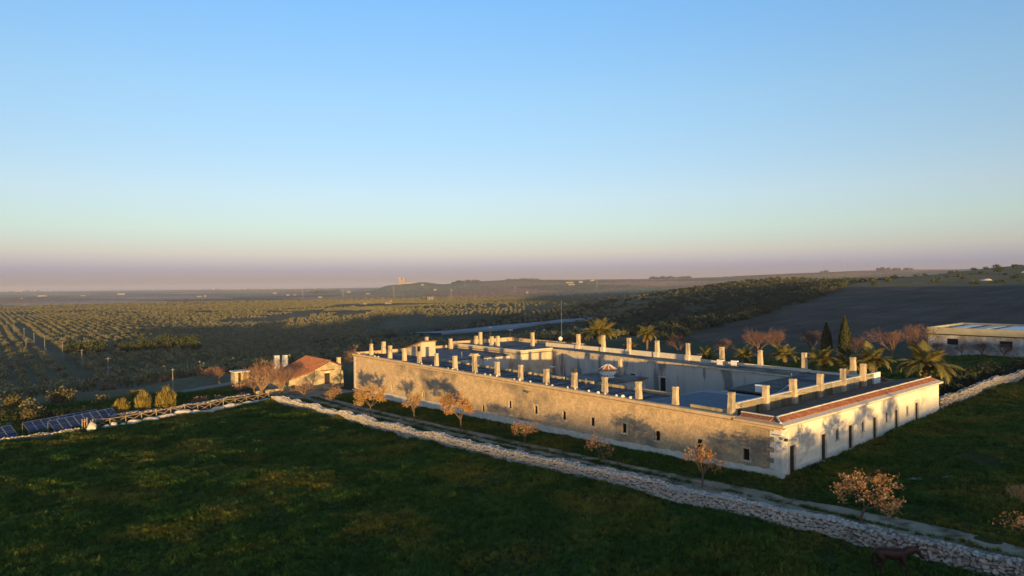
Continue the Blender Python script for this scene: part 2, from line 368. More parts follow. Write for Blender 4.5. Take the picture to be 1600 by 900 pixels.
go = bpy.data.objects.new('ground', me); COL.objects.link(go); tag(go, 'rolling ground of meadow, groves and far fields', 'ground', kind='structure')
def strip(name, m, left, right, dz, label, sub=24):
    """a sheet laid on the ground between two polylines given in the world"""
    def res(p):
        p = np.array(p, float); d = np.r_[0, np.cumsum(np.hypot(*np.diff(p[:, :2], axis=0).T))]; t = np.linspace(0, d[-1], sub)
        return np.stack([np.interp(t, d, p[:, 0]), np.interp(t, d, p[:, 1])], 1)
    a, c = res(left), res(right); mb = MB(); K = 4
    rows = []
    for k in range(K+1):
        q = a+(c-a)*k/K; rows.append([(x, y, gz(x, y)+dz) for x, y in q])
    vsx = [p for r_ in rows for p in r_]; fs = [(k*sub+i, k*sub+i+1, (k+1)*sub+i+1, (k+1)*sub+i) for k in range(K) for i in range(sub-1)]
    o = mb.add(vsx, fs).build(name, m); return tag(o, label, name.replace('_', ' '), kind='structure')
def wl(pts): return [W(u, v) for u, v in pts]
strip('track', 'track', wl([(-42, -3.2), (-13, -3.6), (-5, -3.6), (10, -4.8), (38, -5.6), (62, -5.6), (80, -5), (87, -3.5)]),
      wl([(-42, -8.2), (-14, -7.6), (-7, -7.2), (8, -7.4), (35, -8.6), (62, -9.2), (78, -9.5), (90, -9)]), .035, 'pale farm track running along the long wall', 70)
strip('yard', 'track', wl([(77.5, 1.5), (84, 1.0)]), wl([(79, -9.3), (101, -11)]), .03, 'bare yard in front of the small farmhouse', 14)
strip('gravel_road', 'gravel_road', wl([(82, -52), (91.5, -35), (98, -25), (101.5, -17), (104, -10), (106, 0)]), wl([(84, -53), (94, -36.5), (100.6, -26), (104.5, -17.5), (108, -10), (110, 0)]), .04, 'pale gravel road beyond the fence', 40)
# ------------------------------------------------------------ the walled farm
farm = empty('walled_farmstead', G(0, 0)); tag(farm, 'long low walled farmstead with rows of stone chimneys round a courtyard', 'farmstead')
def part(name, mb, m, parent=farm, label=None, smooth=False, kind=None):
    o = mb.build(name, m, parent, smooth=smooth); tag(o, label, kind=kind); return o
def wall_with_holes(axis, fixed, a0, a1, z0, z1, thick, holes):
    """upright wall on farm axis 'u' or 'v'; 'fixed' is its outer face, thick goes inwards (+); holes are (a0,a1,z0,z1)"""
    A = sorted({a0, a1, *[h[0] for h in holes], *[h[1] for h in holes]}); Z = sorted({z0, z1, *[h[2] for h in holes], *[h[3] for h in holes]})
    def hole(a, z): return any(h[0] < a < h[1] and h[2] < z < h[3] for h in holes)
    P = (lambda a, d, z: (*W(a, fixed+d), z)) if axis == 'u' else (lambda a, d, z: (*W(fixed+d, a), z))
    mb = MB(); solid = {}
    for i in range(len(A)-1):
        for k in range(len(Z)-1): solid[i, k] = not hole((A[i]+A[i+1])/2, (Z[k]+Z[k+1])/2)
    for (i, k), s in solid.items():
        if not s: continue
        x0, x1, y0, y1 = A[i], A[i+1], Z[k], Z[k+1]
        for d in (0, thick): mb.quad(P(x0, d, y0), P(x1, d, y0), P(x1, d, y1), P(x0, d, y1))
        for di, dk, e in ((-1, 0, ((x0, y0), (x0, y1))), (1, 0, ((x1, y0), (x1, y1))), (0, -1, ((x0, y0), (x1, y0))), (0, 1, ((x0, y1), (x1, y1)))):
            if not solid.get((i+di, k+dk), False):
                (p, q), (r_, s_) = e; mb.quad(P(p, 0, q), P(r_, 0, s_), P(r_, thick, s_), P(p, thick, q))
    return mb
TOP = 4.3
LEN, DEP = 76.0, 34.5
rnd = random.Random(7)
# windows of the long wall: (u, z centre)
WIN = [(73.5, .15, .42, .85), (68.1, .15, .42, .85), (63.1, .05, .42, .85), (58.5, 0, .42, .85), (54.0, .05, .42, .85), (49.4, .08, .42, .85), (44.4, .08, .42, .85), (39.6, .06, .5, .9),
       (34.2, 1.34, .52, .9), (29.5, 1.37, .52, .9), (24.85, 1.4, .52, .9), (20.6, 1.37, .54, .9), (16.3, 1.4, .54, .92), (12.2, 1.35, .54, .92), (7.6, 1.38, .56, .92), (3.07, 1.36, .58, .95)]
holes = [(u-w/2, u+w/2, z-h/2, z+h/2) for u, z, w, h in WIN]
part('long_wall', wall_with_holes('u', 0, 0, LEN, -4, 3.86, .7, holes), 'wall_stone', label='mottled rubble and worn plaster long wall')
for (u, z, w, h) in WIN:
    o = part('window', MB().ubox(u-w/2-.02, u+w/2+.02, .20, .26, z-h/2-.02, z+h/2+.02), 'dark_glass')
    f = MB()
    for a in (u-w/2+.002, u+w/2-.042): f.ubox(a, a+.04, .15, .196, z-h/2+.002, z+h/2-.002)
    f.ubox(u-w/2+.043, u+w/2-.043, .15, .196, z+h/2-.045, z+h/2-.002); f.ubox(u-.018, u+.018, .155, .196, z-h/2+.002, z+h/2-.047)
    part('frame', f, 'dark_wood', o)
    part('sill', MB().ubox(u-w/2-.16, u+w/2+.16, -.10, .30, z-h/2-.11, z-h/2-.003), 'pale_stone', o)
    s = MB()
    for a, c in ((u-w/2-.17, u-w/2-.003), (u+w/2+.003, u+w/2+.17)): s.ubox(a, c, -.025, .1, z-h/2, z+h/2+.001)
    s.ubox(u-w/2-.17, u+w/2+.17, -.025, .2, z+h/2+.003, z+h/2+.19)
    part('surround', s, 'chimney_stone', o)
# whitewashed foot of the long wall, ragged at the top
mb = MB(); us = np.arange(0, LEN+.01, .5); tops = [gz(*W(u, 0))+.62+.5*sm(u, 20, 50)+.10*rnd.uniform(-1, 1) for u in us]
ft = [(*W(u, -.028), -4) for u in us]; tp = [(*W(u, -.028), t) for u, t in zip(us, tops)]; bt = [(*W(u, .02), t) for u, t in zip(us, tops)]
k = len(us); mb.add(ft+tp+bt, [(i, i+1, k+i+1, k+i) for i in range(k-1)]+[(k+i, k+i+1, 2*k+i+1, 2*k+i) for i in range(k-1)])
part('whitewashed_foot', mb, 'white_wash', label='flaking whitewashed strip along the wall foot')
# cornice and coping of the long wall
part('cornice', MB().ubox(.0, LEN+.14, -.14, .3, 3.863, 4.03), 'cornice'); part('cornice', MB().ubox(-.02, LEN+.22, -.20, .34, 4.033, 4.128), 'cornice_dark', label='shadow line under the coping, painted dark')
cp = MB(); seg = np.linspace(4.02, LEN+.25, 37)
for a, c in zip(seg[:-1], seg[1:]): cp.ubox(a+.006, c-.006, -.27+rnd.uniform(-.012, .012), .42, 4.133, 4.40+rnd.uniform(-.02, .02), 0, .03)
part('coping', cp, 'cornice')
# the sunlit short wall with its doors
DOORS = [(1.72, .0, 2.39, .85), (7.1, .3, 2.5, .85), (12.28, .42, 2.54, .85), (17.5, .52, 2.55, .85), (22.7, .62, 2.6, .85), (28.0, .78, 2.68, .85)]
SWIN = [(9.62, 2.06, .42, .9), (14.83, 2.04, .42, .9), (20.2, 2.14, .42, .9), (25.44, 2.14, .42, .9)]
holes = [(v-w/2, v+w/2, a-.35, c) for v, a, c, w in DOORS]+[(v-w/2, v+w/2, z-h/2, z+h/2) for v, z, w, h in SWIN]
part('short_wall', wall_with_holes('v', 0, .70, DEP, -3, 3.98, .7, holes), 'wall_plaster', label='cream plastered short wall facing the low sun')
for v, a, c, w in DOORS:
    d = part('door', MB().ubox(.10, .16, v-w/2-.02, v+w/2+.02, a-.33, c+.02), 'dark_wood')
    for q in (v-w/2+.03, v+.012):
        for zz in (a+.05, a+1.05): part('panel', MB().ubox(.075, .098, q, q+w/2-.05, zz, zz+.9), 'dark_wood', d)
    part('handle', MB().ubox(.04, .072, v+.03, v+.07, a+.98, a+1.12), 'dark_metal', d)
    for e0, e1 in ((v-w/2-.2, v-w/2-.003), (v+w/2+.003, v+w/2+.2)): part('jamb', MB().ubox(-.03, .085, e0, e1, a-.4, c), 'pale_stone', d)
    ar = MB(); K = 8
    for i in range(K):
        def ap(t, e): return (v-(w/2+.22)+(w+.44)*t, c+.004+e+.22*math.sin(math.pi*t))
        (p0, z0), (p1, z1) = ap(i/K, 0), ap((i+1)/K, 0)
        base0, base1 = c+.004, c+.004
        ar.hexa([(*W(-.03, p0), base0), (*W(.15, p0), base0), (*W(.15, p1), base1), (*W(-.03, p1), base1)],
                [(*W(-.03, p0), z0+.14), (*W(.15, p0), z0+.14), (*W(.15, p1), z1+.14), (*W(-.03, p1), z1+.14)])
    part('arch', ar, 'pale_stone', d)
    part('doorstep', MB().ubox(-.28, .3, v-w/2-.1, v+w/2+.1, a-.5, a-.02), 'pale_stone', d)
for v, z, w, h in SWIN:
    o = part('window', MB().ubox(.05, .11, v-w/2-.02, v+w/2+.02, z-h/2-.02, z+h/2+.02), 'dark_glass')
    s = MB(); s.ubox(-.025, .15, v-w/2-.13, v-w/2-.003, z-h/2, z+h/2); s.ubox(-.025, .15, v+w/2+.003, v+w/2+.13, z-h/2, z+h/2); s.ubox(-.025, .15, v-w/2-.13, v+w/2+.13, z+h/2+.003, z+h/2+.14)
    part('surround', s, 'pale_stone', o)
    part('sill', MB().ubox(-.09, .3, v-w/2-.15, v+w/2+.15, z-h/2-.1, z-h/2-.003), 'pale_stone', o)
# stone base course of the short wall, between the doors
ed = [.95]+[e for v, a, c, w in DOORS for e in (v-w/2-.21, v+w/2+.21)]+[DEP]
for a, c in zip(ed[::2], ed[1::2]):
    if c-a < .2: continue
    z0, z1 = gz(*W(0, a)), gz(*W(0, c)); mb = MB()
    mb.hexa([(*W(-.045, a), -3), (*W(.05, a), -3), (*W(.05, c), -3), (*W(-.045, c), -3)], [(*W(-.045, a), z0+.55), (*W(.05, a), z0+.58), (*W(.05, c), z1+.58), (*W(-.045, c), z1+.55)])
    part('base_course', mb, 'white_wash')
# quoins of the near corner
z = -.5; k = 0
while z < 3.75:
    h = rnd.uniform(.36, .46); a, c = (.95, .55) if k % 2 else (.6, .92)
    part('quoin', MB().ubox(-.05, a, -.05, c, z+.008, min(z+h, 3.858)), 'white_wash'); z += h; k += 1
for k2, (u0, v0) in enumerate(((LEN-.65, 0), )):
    z = -3.4
    while z < 3.7:
        h = rnd.uniform(.38, .48); a = .7 if k % 2 else .45
        part('quoin', MB().ubox(LEN+.05-a, LEN+.05, -.05, .5, z+.008, min(z+h, 3.858)), 'pale_stone'); z += h; k += 1
# other outer walls
part('back_wall', MB().ubox(.70, LEN, DEP-.6, DEP, -4, 4.0), 'wall_stone')
part('end_wall', MB().ubox(LEN-.6, LEN, .705, DEP-.605, -4, 4.28), 'wall_stone')
# corner spout / floodlight
fl = part('floodlight', MB().ubox(-.10, .10, -.42, -.06, 3.42, 3.50).ubox(-.40, -.11, -.22, -.02, 3.30, 3.40), 'pale_stone')
part('lamp_head', MB().ubox(-.62, -.41, -.34, -.08, 3.12, 3.32), 'dark_metal', fl)
part('floodlight', MB().ubox(30.2, 30.5, -.42, -.02, 3.30, 3.38).ubox(30.15, 30.55, -.62, -.43, 3.22, 3.42), 'metal')
# roofs
def plane(name, pts, m, lab=None, kind=None, th=.14):
    mb = MB(); t = [(*W(u, v), z) for u, v, z in pts]; b_ = [(x, y, z-th) for x, y, z in t]; k = len(t)
    mb.add(t+b_, [tuple(range(k)), tuple(range(k, 2*k))[::-1]]+[(i, (i+1) % k, k+(i+1) % k, k+i) for i in range(k)])
    return part(name, mb, m, label=lab, kind=kind)
plane('flat_roof', [(15.2, .36, 3.86), (75.4, .36, 3.86), (75.4, 6.0, 4.06), (15.2, 6.0, 4.06)], 'membrane', 'bluish membrane roof of the long wing')
plane('flat_roof', [(58.1, 6.02, 4.06), (75.4, 6.02, 4.06), (75.4, 19.38, 4.16), (58.1, 19.38, 4.16)], 'membrane')
plane('flat_roof', [(5.36, 12.6, 4.38), (13, 12.6, 4.32), (13, 31.0, 4.32), (5.36, 31.0, 4.42)], 'short_roof', 'dark damp membrane roof of the short wing')
hp = MB(); ring = [(5.37, .36, 3.95), (15.18, .36, 4.02), (15.18, 12.58, 4.0), (5.37, 12.58, 4.1)]; ap = (12.3, 7.4, 4.66), (9.9, 7.8, 4.62)
hp.upoly([ring[0], ring[1], ap[0], ap[1]]); hp.upoly([ring[1], ring[2], ap[0]]); hp.upoly([ring[2], ring[3], ap[1], ap[0]]); hp.upoly([ring[3], ring[0], ap[1]]); hp.upoly(ring[::-1])
part('hipped_roof', hp, 'blue_roof', label='blue grey hipped roof at the near corner')
plane('flat_roof', [(13.02, 26.5, 4.22), (55.28, 26.5, 4.70), (55.28, 31.0, 4.55), (30, 31.0, 4.3), (13.02, 31.0, 4.42)], 'gravel_roof', 'brown gravelled roof behind the courtyard')
plane('flat_roof', [(55.30, 19.4, 4.45), (75.4, 19.4, 4.45), (75.4, 33.9, 4.45), (55.30, 33.9, 4.45)], 'gravel_roof', 'gravelled roof of the raised rear block')
# eaves of the short wall: barrel tiles up to a pale ridge, dark tiles down behind it
def barrel(mb, s0, s1, lo, hi, P, pitch=.24, r=.085, steps=3):
    """half-round tiles between a low and a high edge; P(s, t) gives the point on the slope"""
    k = int((s1-s0)/pitch)
    for i in range(k):
        s = s0+(i+.5)*pitch
        for q in range(steps):
            t0, t1 = lo+(hi-lo)*q/steps, lo+(hi-lo)*(q+1)/steps; rr = r*1.08
            vs0 = []
            for t, rad in ((t0, rr), (t1, r*.86)):
                for an in (0, 45, 90, 135, 180):
                    p = P(s+rad*math.cos(RAD(an)), t); vs0.append((p[0], p[1], p[2]+rad*.9*math.sin(RAD(an))+.012*(t == t0)))
            mb.add(vs0, [(j, j+1, 6+j, 5+j) for j in range(4)]+[(0, 1, 2, 3, 4)])
    return mb
part('eaves_moulding', MB().ubox(-.13, .05, -.13, DEP+.06, 3.983, 4.10), 'red_tile', label='brown soffit course under the eaves')
mo = MB(); E0 = [(-.40, -.40, 4.13), (-.40, DEP+.2, 4.13), (.12, DEP+.2, 4.13), (.12, .12, 4.13)]; E1 = [(-.40, -.40, 4.29), (-.40, DEP+.2, 4.29), (.12, DEP+.2, 4.42), (.12, .12, 4.42)]
mo.hexa([(*W(a, c), z) for a, c, z in E0], [(*W(a, c), z) for a, c, z in E1]); part('eaves_moulding', mo, 'pale_stone', label='pale projecting eaves course')
mo = MB(); E0 = [(-.39, -.41, 4.132), (.13, .11, 4.132), (4.0, .11, 4.132), (4.0, -.41, 4.132)]; E1 = [(-.39, -.41, 4.288), (.13, .11, 4.418), (4.0, .11, 4.418), (4.0, -.41, 4.288)]
mo.hexa([(*W(a, c), z) for a, c, z in E0], [(*W(a, c), z) for a, c, z in E1]); part('eaves_moulding', mo, 'cornice')
plane('tiled_eaves', [(.125, .125, 4.40), (.125, DEP+.2, 4.40), (.80, DEP+.2, 4.62), (.80, .80, 4.62)], 'red_tile', 'narrow strip of red tiles along the sunlit eaves', th=.07)
part('tiles', barrel(MB(), 1.0, DEP+.15, 0, 1, lambda s, t: (*W(.09+.68*t, s), 4.395+.225*t), steps=2), 'red_tile', kind='stuff')
plane('tiled_eaves', [(.13, .12, 4.395), (.80, .79, 4.615), (3.9, .79, 4.61), (3.9, .12, 4.395)], 'red_tile', 'small red tiled hip at the near corner', th=.07)
part('tiles', barrel(MB(), .95, 3.85, 0, 1, lambda s, t: (*W(s, .09+.66*t), 4.39+.215*t), .24, steps=2), 'red_tile', kind='stuff')
part('hip_ridge', MB().bar((*W(.05, .05), 4.42), (*W(.82, .82), 4.69), .09, n=6), 'pale_stone')
rd = MB(); sg = np.linspace(.9, DEP+.2, 60)
for a, c in zip(sg[:-1], sg[1:]): rd.ubox(.78, 1.02, a+.01, c-.01, 4.55, 4.74+rnd.uniform(-.02, .02), .05, 0)
part('ridge', rd, 'pale_stone', label='pale ridge course above the red eaves')
part('ridge', MB().ubox(1.03, 4.0, .76, 1.0, 4.55, 4.73, 0, .05), 'pale_stone')
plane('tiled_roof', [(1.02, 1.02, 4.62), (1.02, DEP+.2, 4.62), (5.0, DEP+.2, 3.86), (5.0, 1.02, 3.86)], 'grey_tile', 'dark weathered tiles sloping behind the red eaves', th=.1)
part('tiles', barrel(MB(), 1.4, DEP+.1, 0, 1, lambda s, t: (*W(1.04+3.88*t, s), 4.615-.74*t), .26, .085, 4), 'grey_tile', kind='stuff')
# the lit wall with chimneys above the dark tiles
SLOT = [2.1, 5.1, 12.9, 19.5, 26.2, 29.6]
holes = [(v-.21, v+.21, 3.95, 4.62) for v in SLOT]
part('roof_wall', wall_with_holes('v', 5.0, 1.32, 24.6, 3.5, 5.12, .34, holes), 'yellow_wall', label='ochre stained wall running between the roof chimneys')
part('roof_wall', wall_with_holes('v', 5.0, 24.602, 31.6, 3.5, 5.16, .34, holes), 'white_paint', label='white painted end of the roof wall')
for v in SLOT: part('vent', MB().ubox(5.2, 5.25, v-.2, v+.2, 3.96, 4.61), 'dark_wood')
part('roof_wall', MB().ubox(5.35, 9.2, .9, 1.2, 4.05, 4.62), 'yellow_wall')
# back terrace wall and tiles falling to the rear
part('terrace_wall', MB().ubox(29, 62, 31.02, 31.36, 4.2, 5.16), 'pale_stone', label='low terrace wall of the rear wing')
part('terrace_wall', MB().ubox(13.0, 28.99, 31.04, 31.34, 4.2, 4.72), 'pale_stone')
part('terrace_wall', MB().ubox(5.4, 12.99, 31.05, 31.33, 4.2, 4.62), 'pale_stone')
plane('tiled_roof', [(5.4, 31.36, 4.60), (29, 31.37, 4.72), (62, 31.37, 5.14), (62, DEP+.3, 4.1), (5.4, DEP+.3, 4.05)], 'red_tile', 'red tiles falling to the rear', th=.08)
for u in (31.2, 36.8, 42.4, 47.9, 53.7): part('pier', MB().ubox(u-.42, u+.42, 30.74, 31.015, 4.2, 5.2), 'pale_stone')
# raised rear block
blk = MB(); 
part('block_wall', wall_with_holes('u', 19.4, 55.3, 75.98, -3, 4.86, .35, [(68.2, 69.0, -1.5, .6), (61.8, 62.7, -1.5, .7)]), 'block_plaster')
part('block_wall', wall_with_holes('v', 55.3, 19.752, 26.5, -3, 4.80, .35, []), 'block_plaster')
part('door', MB().ubox(68.15, 69.05, 19.6, 19.66, -1.6, .65), 'dark_wood'); part('door', MB().ubox(61.75, 62.75, 19.6, 19.66, -1.6, .75), 'dark_wood')
part('coping', MB().ubox(55.1, 76.2, 19.2, 19.8, 4.863, 5.0).ubox(55.12, 55.75, 19.81, 26.4, 4.803, 4.95), 'pale_stone')
part('parapet', MB().ubox(75.42, 75.98, 19.81, 34.2, 4.45, 5.22), 'chimney_stone'); part('parapet', MB().ubox(55.5, 75.40, 33.88, 34.2, 4.45, 5.16), 'chimney_stone')
plane('tile_coping', [(75.3, 19.83, 5.25), (75.3, 34.4, 5.25), (76.4, 34.4, 5.05), (76.4, 19.83, 5.05)], 'red_tile', th=.06)
plane('tile_coping', [(55.4, 33.80, 5.19), (75.25, 33.80, 5.19), (75.25, 34.8, 4.98), (55.4, 34.8, 4.98)], 'red_tile', th=.06)
part('parapet', MB().ubox(75.42, 75.98, .45, 19.18, 4.0, 4.62), 'chimney_stone')
plane('tile_coping', [(75.3, .5, 4.67), (75.3, 19.17, 4.67), (76.4, 19.17, 4.46), (76.4, .5, 4.46)], 'red_tile', th=.06)
# courtyard
CD = [(37.75, -.6, 2.25, 1.05), (32.15, -.55, 2.2, 1.05)]
holes = [(u-w/2, u+w/2, a, c) for u, a, c, w in CD]
part('courtyard_wall', wall_with_holes('u', 26.5, 13.0, 55.28, -2.5, 4.20, .4, holes), 'yard_plaster', label='streaked grey plaster wall across the courtyard')
cq = MB(); cq.hexa([(*W(13, 26.38), 4.203), (*W(13, 26.9), 4.203), (*W(55.28, 26.9), 4.203), (*W(55.28, 26.38), 4.203)], [(*W(13, 26.38), 4.30), (*W(13, 26.9), 4.30), (*W(55.28, 26.9), 4.76), (*W(55.28, 26.38), 4.76)])
part('coping', cq, 'chimney_stone')
for u, a, c, w in CD:
    d = part('door', MB().ubox(u-w/2-.02, u+w/2+.02, 26.72, 26.78, a-.02, c+.02), 'dark_wood')
    s = MB(); s.ubox(u-w/2-.17, u-w/2-.003, 26.44, 26.6, a, c); s.ubox(u+w/2+.003, u+w/2+.17, 26.44, 26.6, a, c); s.ubox(u-w/2-.28, u+w/2+.28, 26.42, 26.6, c+.003, c+.2)
    part('surround', s, 'pale_stone', d)
part('courtyard_wall', MB().ubox(13, 58.1, 6.02, 6.3, -2.5, 3.9), 'yard_plaster'); part('courtyard_wall', MB().ubox(12.7, 13, 6.32, 26.48, -2.5, 4.15), 'yard_plaster')
part('courtyard_wall', MB().ubox(58.1, 58.4, 6.32, 19.38, -2.5, 3.9), 'yard_plaster')
lw = [(15.2, 20.5), (21.3, 25.6), (26.2, 30.6), (31.2, 36.6), (37.4, 40.8), (41.6, 45.7), (46.6, 50.4), (51.2, 57.9)]
for a, c in lw: part('low_parapet', MB().ubox(a, c, 5.92, 6.24, 4.0, 4.36), 'yellow_wall')
part('courtyard_floor', MB().ubox(13, 58.1, 6.3, 19.4, -1.4, -.8).ubox(13, 55.3, 19.401, 26.5, -1.4, -.8), 'gravel_road')
# small hall in the courtyard with its eight-sided lantern
part('annex_wall', MB().ubox(30.5, 38.5, 13.4, 20.6, -.8, 2.75), 'yard_plaster'); part('annex_roof', MB().ubox(30.2, 38.8, 13.1, 20.9, 2.753, 3.0), 'gravel_roof')
tx, ty = W(34.0, 17.0)
tur = part('lantern', MB().lathe((tx, ty, 3.003), [(.95, 0), (.95, .45), (1.12, .5), (1.12, .95)], 8), 'white_paint', label='small eight-sided white lantern with red tiled cap')
part('lantern_roof', MB().lathe((tx, ty, 3.96), [(1.32, 0), (1.32, .05), (.25, .72), (.2, .74)], 8), 'red_tile', tur)
hs = MB()
for i in range(8):
    t = 2*math.pi*i/8; hs.bar((tx+1.32*math.cos(t), ty+1.32*math.sin(t), 4.03), (tx+.22*math.cos(t), ty+.22*math.sin(t), 4.72), .05)
part('hip_ridge', hs, 'white_paint', tur)
for i in range(16):
    t = 2*math.pi*(i+.5)/16; part('opening', MB().bar((tx+.9*math.cos(t), ty+.9*math.sin(t), 3.16), (tx+.9*math.cos(t), ty+.9*math.sin(t), 3.36), .075), 'dark_wood', tur)
# chimneys
CH_FRONT = [(71.38, 0.85, 3.9, 2.36, 0.56, 'pipe'), (65.13, 0.85, 3.9, 2.45, 0.56, None), (60.56, 0.85, 3.9, 2.36, 0.56, None), (56.29, 0.85, 3.9, 2.17, 0.56, None), (51.63, 0.85, 3.9, 2.24, 0.56, None), (46.99, 0.85, 3.9, 2.23, 0.56, None), (42.42, 0.85, 3.9, 2.58, 0.56, 'hat'), (37.68, 0.85, 3.9, 2.22, 0.56, None), (33.21, 0.85, 3.9, 2.21, 0.56, None), (28.66, 0.85, 3.9, 2.17, 0.56, None), (24.12, 0.85, 3.9, 2.17, 0.56, 'dark'), (19.62, 0.85, 3.9, 2.14, 0.56, None), (15.13, 0.85, 3.9, 2.15, 0.56, None), (10.8, 0.85, 3.9, 2.14, 0.56, None)]
CH_RIGHT = [(4.95, 0.8, 3.7, 2.53, 0.6), (4.95, 6.38, 3.7, 2.53, 0.6), (4.95, 11.49, 3.7, 2.61, 0.6), (4.95, 16.79, 3.7, 2.61, 0.6), (4.95, 21.92, 3.7, 2.68, 0.6), (4.95, 26.92, 3.7, 2.8, 0.6)]
CH_BACK = [(53.72, 31.2, 4.3, 2.77, 0.58, None, False), (47.89, 31.2, 4.3, 2.85, 0.58, None, False), (42.38, 31.2, 4.3, 2.73, 0.58, None, False), (36.79, 31.2, 4.3, 2.65, 0.58, None, False), (31.21, 31.2, 4.3, 2.6, 0.58, None, False), (25.57, 31.2, 4.3, 2.41, 0.58, None, True), (19.78, 31.2, 4.3, 2.37, 0.58, None, True), (13.78, 31.2, 4.3, 2.46, 0.58, None, True), (7.87, 31.2, 4.3, 2.36, 0.58, None, True)]
def chimney(u, v, z0, h, w=.62, cap=None, base=False, m='chimney_stone'):
    cm = MB(); w = w*rnd.uniform(.92, 1.06); kz = 4; lu, lv_ = rnd.uniform(-.05, .05), rnd.uniform(-.05, .05)
    for i in range(kz):
        a0, a1 = i/kz, (i+1)/kz; e0, e1 = .06*a0, .06*a1; hh = h-.22; j_ = rnd.uniform(-.008, .008)
        cm.hexa([(*W(u+lu*a0+x_*(w/2-e0), v+lv_*a0+y_*(w/2-e0)), z0+hh*a0+(.0 if i == 0 else .002)) for x_, y_ in ((-1, -1), (-1, 1), (1, 1), (1, -1))],
                [(*W(u+lu*a1+x_*(w/2-e1+j_+rnd.uniform(-.012, .006)), v+lv_*a1+y_*(w/2-e1+j_+rnd.uniform(-.012, .006))), z0+hh*a1) for x_, y_ in ((-1, -1), (-1, 1), (1, 1), (1, -1))])
    o = part('chimney', cm, m); u += lu; v += lv_
    part('neck', MB().ubox(u-w*.47, u+w*.47, v-w*.47, v+w*.47, z0+h-.22, z0+h-.14), 'chimney_cap', o)
    part('head', MB().ubox(u-w*.41, u+w*.41, v-w*.41, v+w*.41, z0+h-.14, z0+h), m, o)
    if cap == 'dark': part('cowl', MB().ubox(u-.22, u+.22, v-.22, v+.22, z0+h, z0+h+.42), 'dark_metal', o)
    if cap == 'hat': part('hat', MB().ubox(u-.62, u+.62, v-.5, v+.5, z0+h, z0+h+.12, .04, .04).ubox(u-.42, u+.42, v-.36, v+.36, z0+h+.12, z0+h+.3), m, o)
    if cap == 'pipe': part('pipe', MB().bar((*W(u, v), z0+h), (*W(u, v), z0+h+.75), .1, n=8), 'dark_metal', o)
    if base: part('foot', MB().ubox(u-.55, u+.55, v-.5, v+.5, z0-.15, z0+.3, .16, .14), 'white_wash', o)
    return o
for x in CH_FRONT: chimney(*x)
for x in CH_RIGHT: chimney(*x)
for x in CH_BACK: chimney(*x)
for u, v, h in ((71.3, 22.1, 1.9), (70.6, 22.6, 2.6), (67.2, 22.6, 2.0), (65.6, 22.7, 2.15), (61.8, 27.7, 2.7)): chimney(u, v, 4.45, h, .6)
chimney(73.0, 17.6, 4.1, 1.9, .6); chimney(76-1.2, 4.9, 4.1, 2.05, .6); chimney(34.4, 20.0, 3.0, 2.3, .55)
# stair house on the roof at the far end
st = MB(); ue0, ue1, ve0, ve1 = 65.6, 71.4, 6.9, 9.6
st.hexa([(*W(ue0, ve0), 4.0), (*W(ue0, ve1), 4.0), (*W(ue1, ve1), 4.0), (*W(ue1, ve0), 4.0)], [(*W(ue0, ve0), 6.42), (*W(ue0, ve1), 6.42), (*W(ue1, ve1), 4.86), (*W(ue1, ve0), 4.86)])
sh = part('stair_house', st, 'block_plaster', label='stair house with a steep red tiled roof')
rf = MB(); rf.hexa([(*W(ue0-.2, ve0-.2), 6.47), (*W(ue0-.2, ve1+.2), 6.47), (*W(ue1+.25, ve1+.2), 4.80), (*W(ue1+.25, ve0-.2), 4.80)], [(*W(ue0-.2, ve0-.2), 6.60), (*W(ue0-.2, ve1+.2), 6.60), (*W(ue1+.25, ve1+.2), 4.93), (*W(ue1+.25, ve0-.2), 4.93)])
part('roof', rf, 'red_tile', sh); part('door', MB().ubox(66.0, 66.8, 6.86, 6.897, 4.1, 5.75), 'dark_wood', sh)
part('tiles', barrel(MB(), ve0-.15, ve1+.15, 0, 1, lambda s, t: (*W(ue1+.2-(ue1-ue0+.35)*t, s), 4.94+1.66*t), .26, .085, 6), 'red_tile', sh, kind='stuff')
chimney(66.6, 8.6, 6.2, 1.0, .5)
# loose white stones along the coping
sm_ = bpy.data.meshes.new('stone'); bm = bmesh.new()
for _ in range(12): bm.verts.new(Vector([rnd.gauss(0, 1) for _ in range(3)]).normalized())
bmesh.ops.convex_hull(bm, input=bm.verts[:]); bm.to_mesh(sm_); bm.free(); sm_.materials.append(M['white_wash'])
u = 15.6
while u < 75.5:
    x, y = W(u, rnd.uniform(.3, .75)); fl0 = farm.location
    z_ = 4.42 if rnd.random() < .4 else 4.05
    x, y = W(u, .12 if z_ > 4.3 else .62); s = rnd.uniform(.10, .17)
    inst('stone', sm_, farm, (x-fl0.x, y-fl0.y, z_+.3*s-fl0.z+(.02 if z_ < 4.3 else 0)), (rnd.random()*6, rnd.random()*6, rnd.random()*6), (s*1.4, s*1.2, s*.8)); u += rnd.uniform(.7, 1.5)
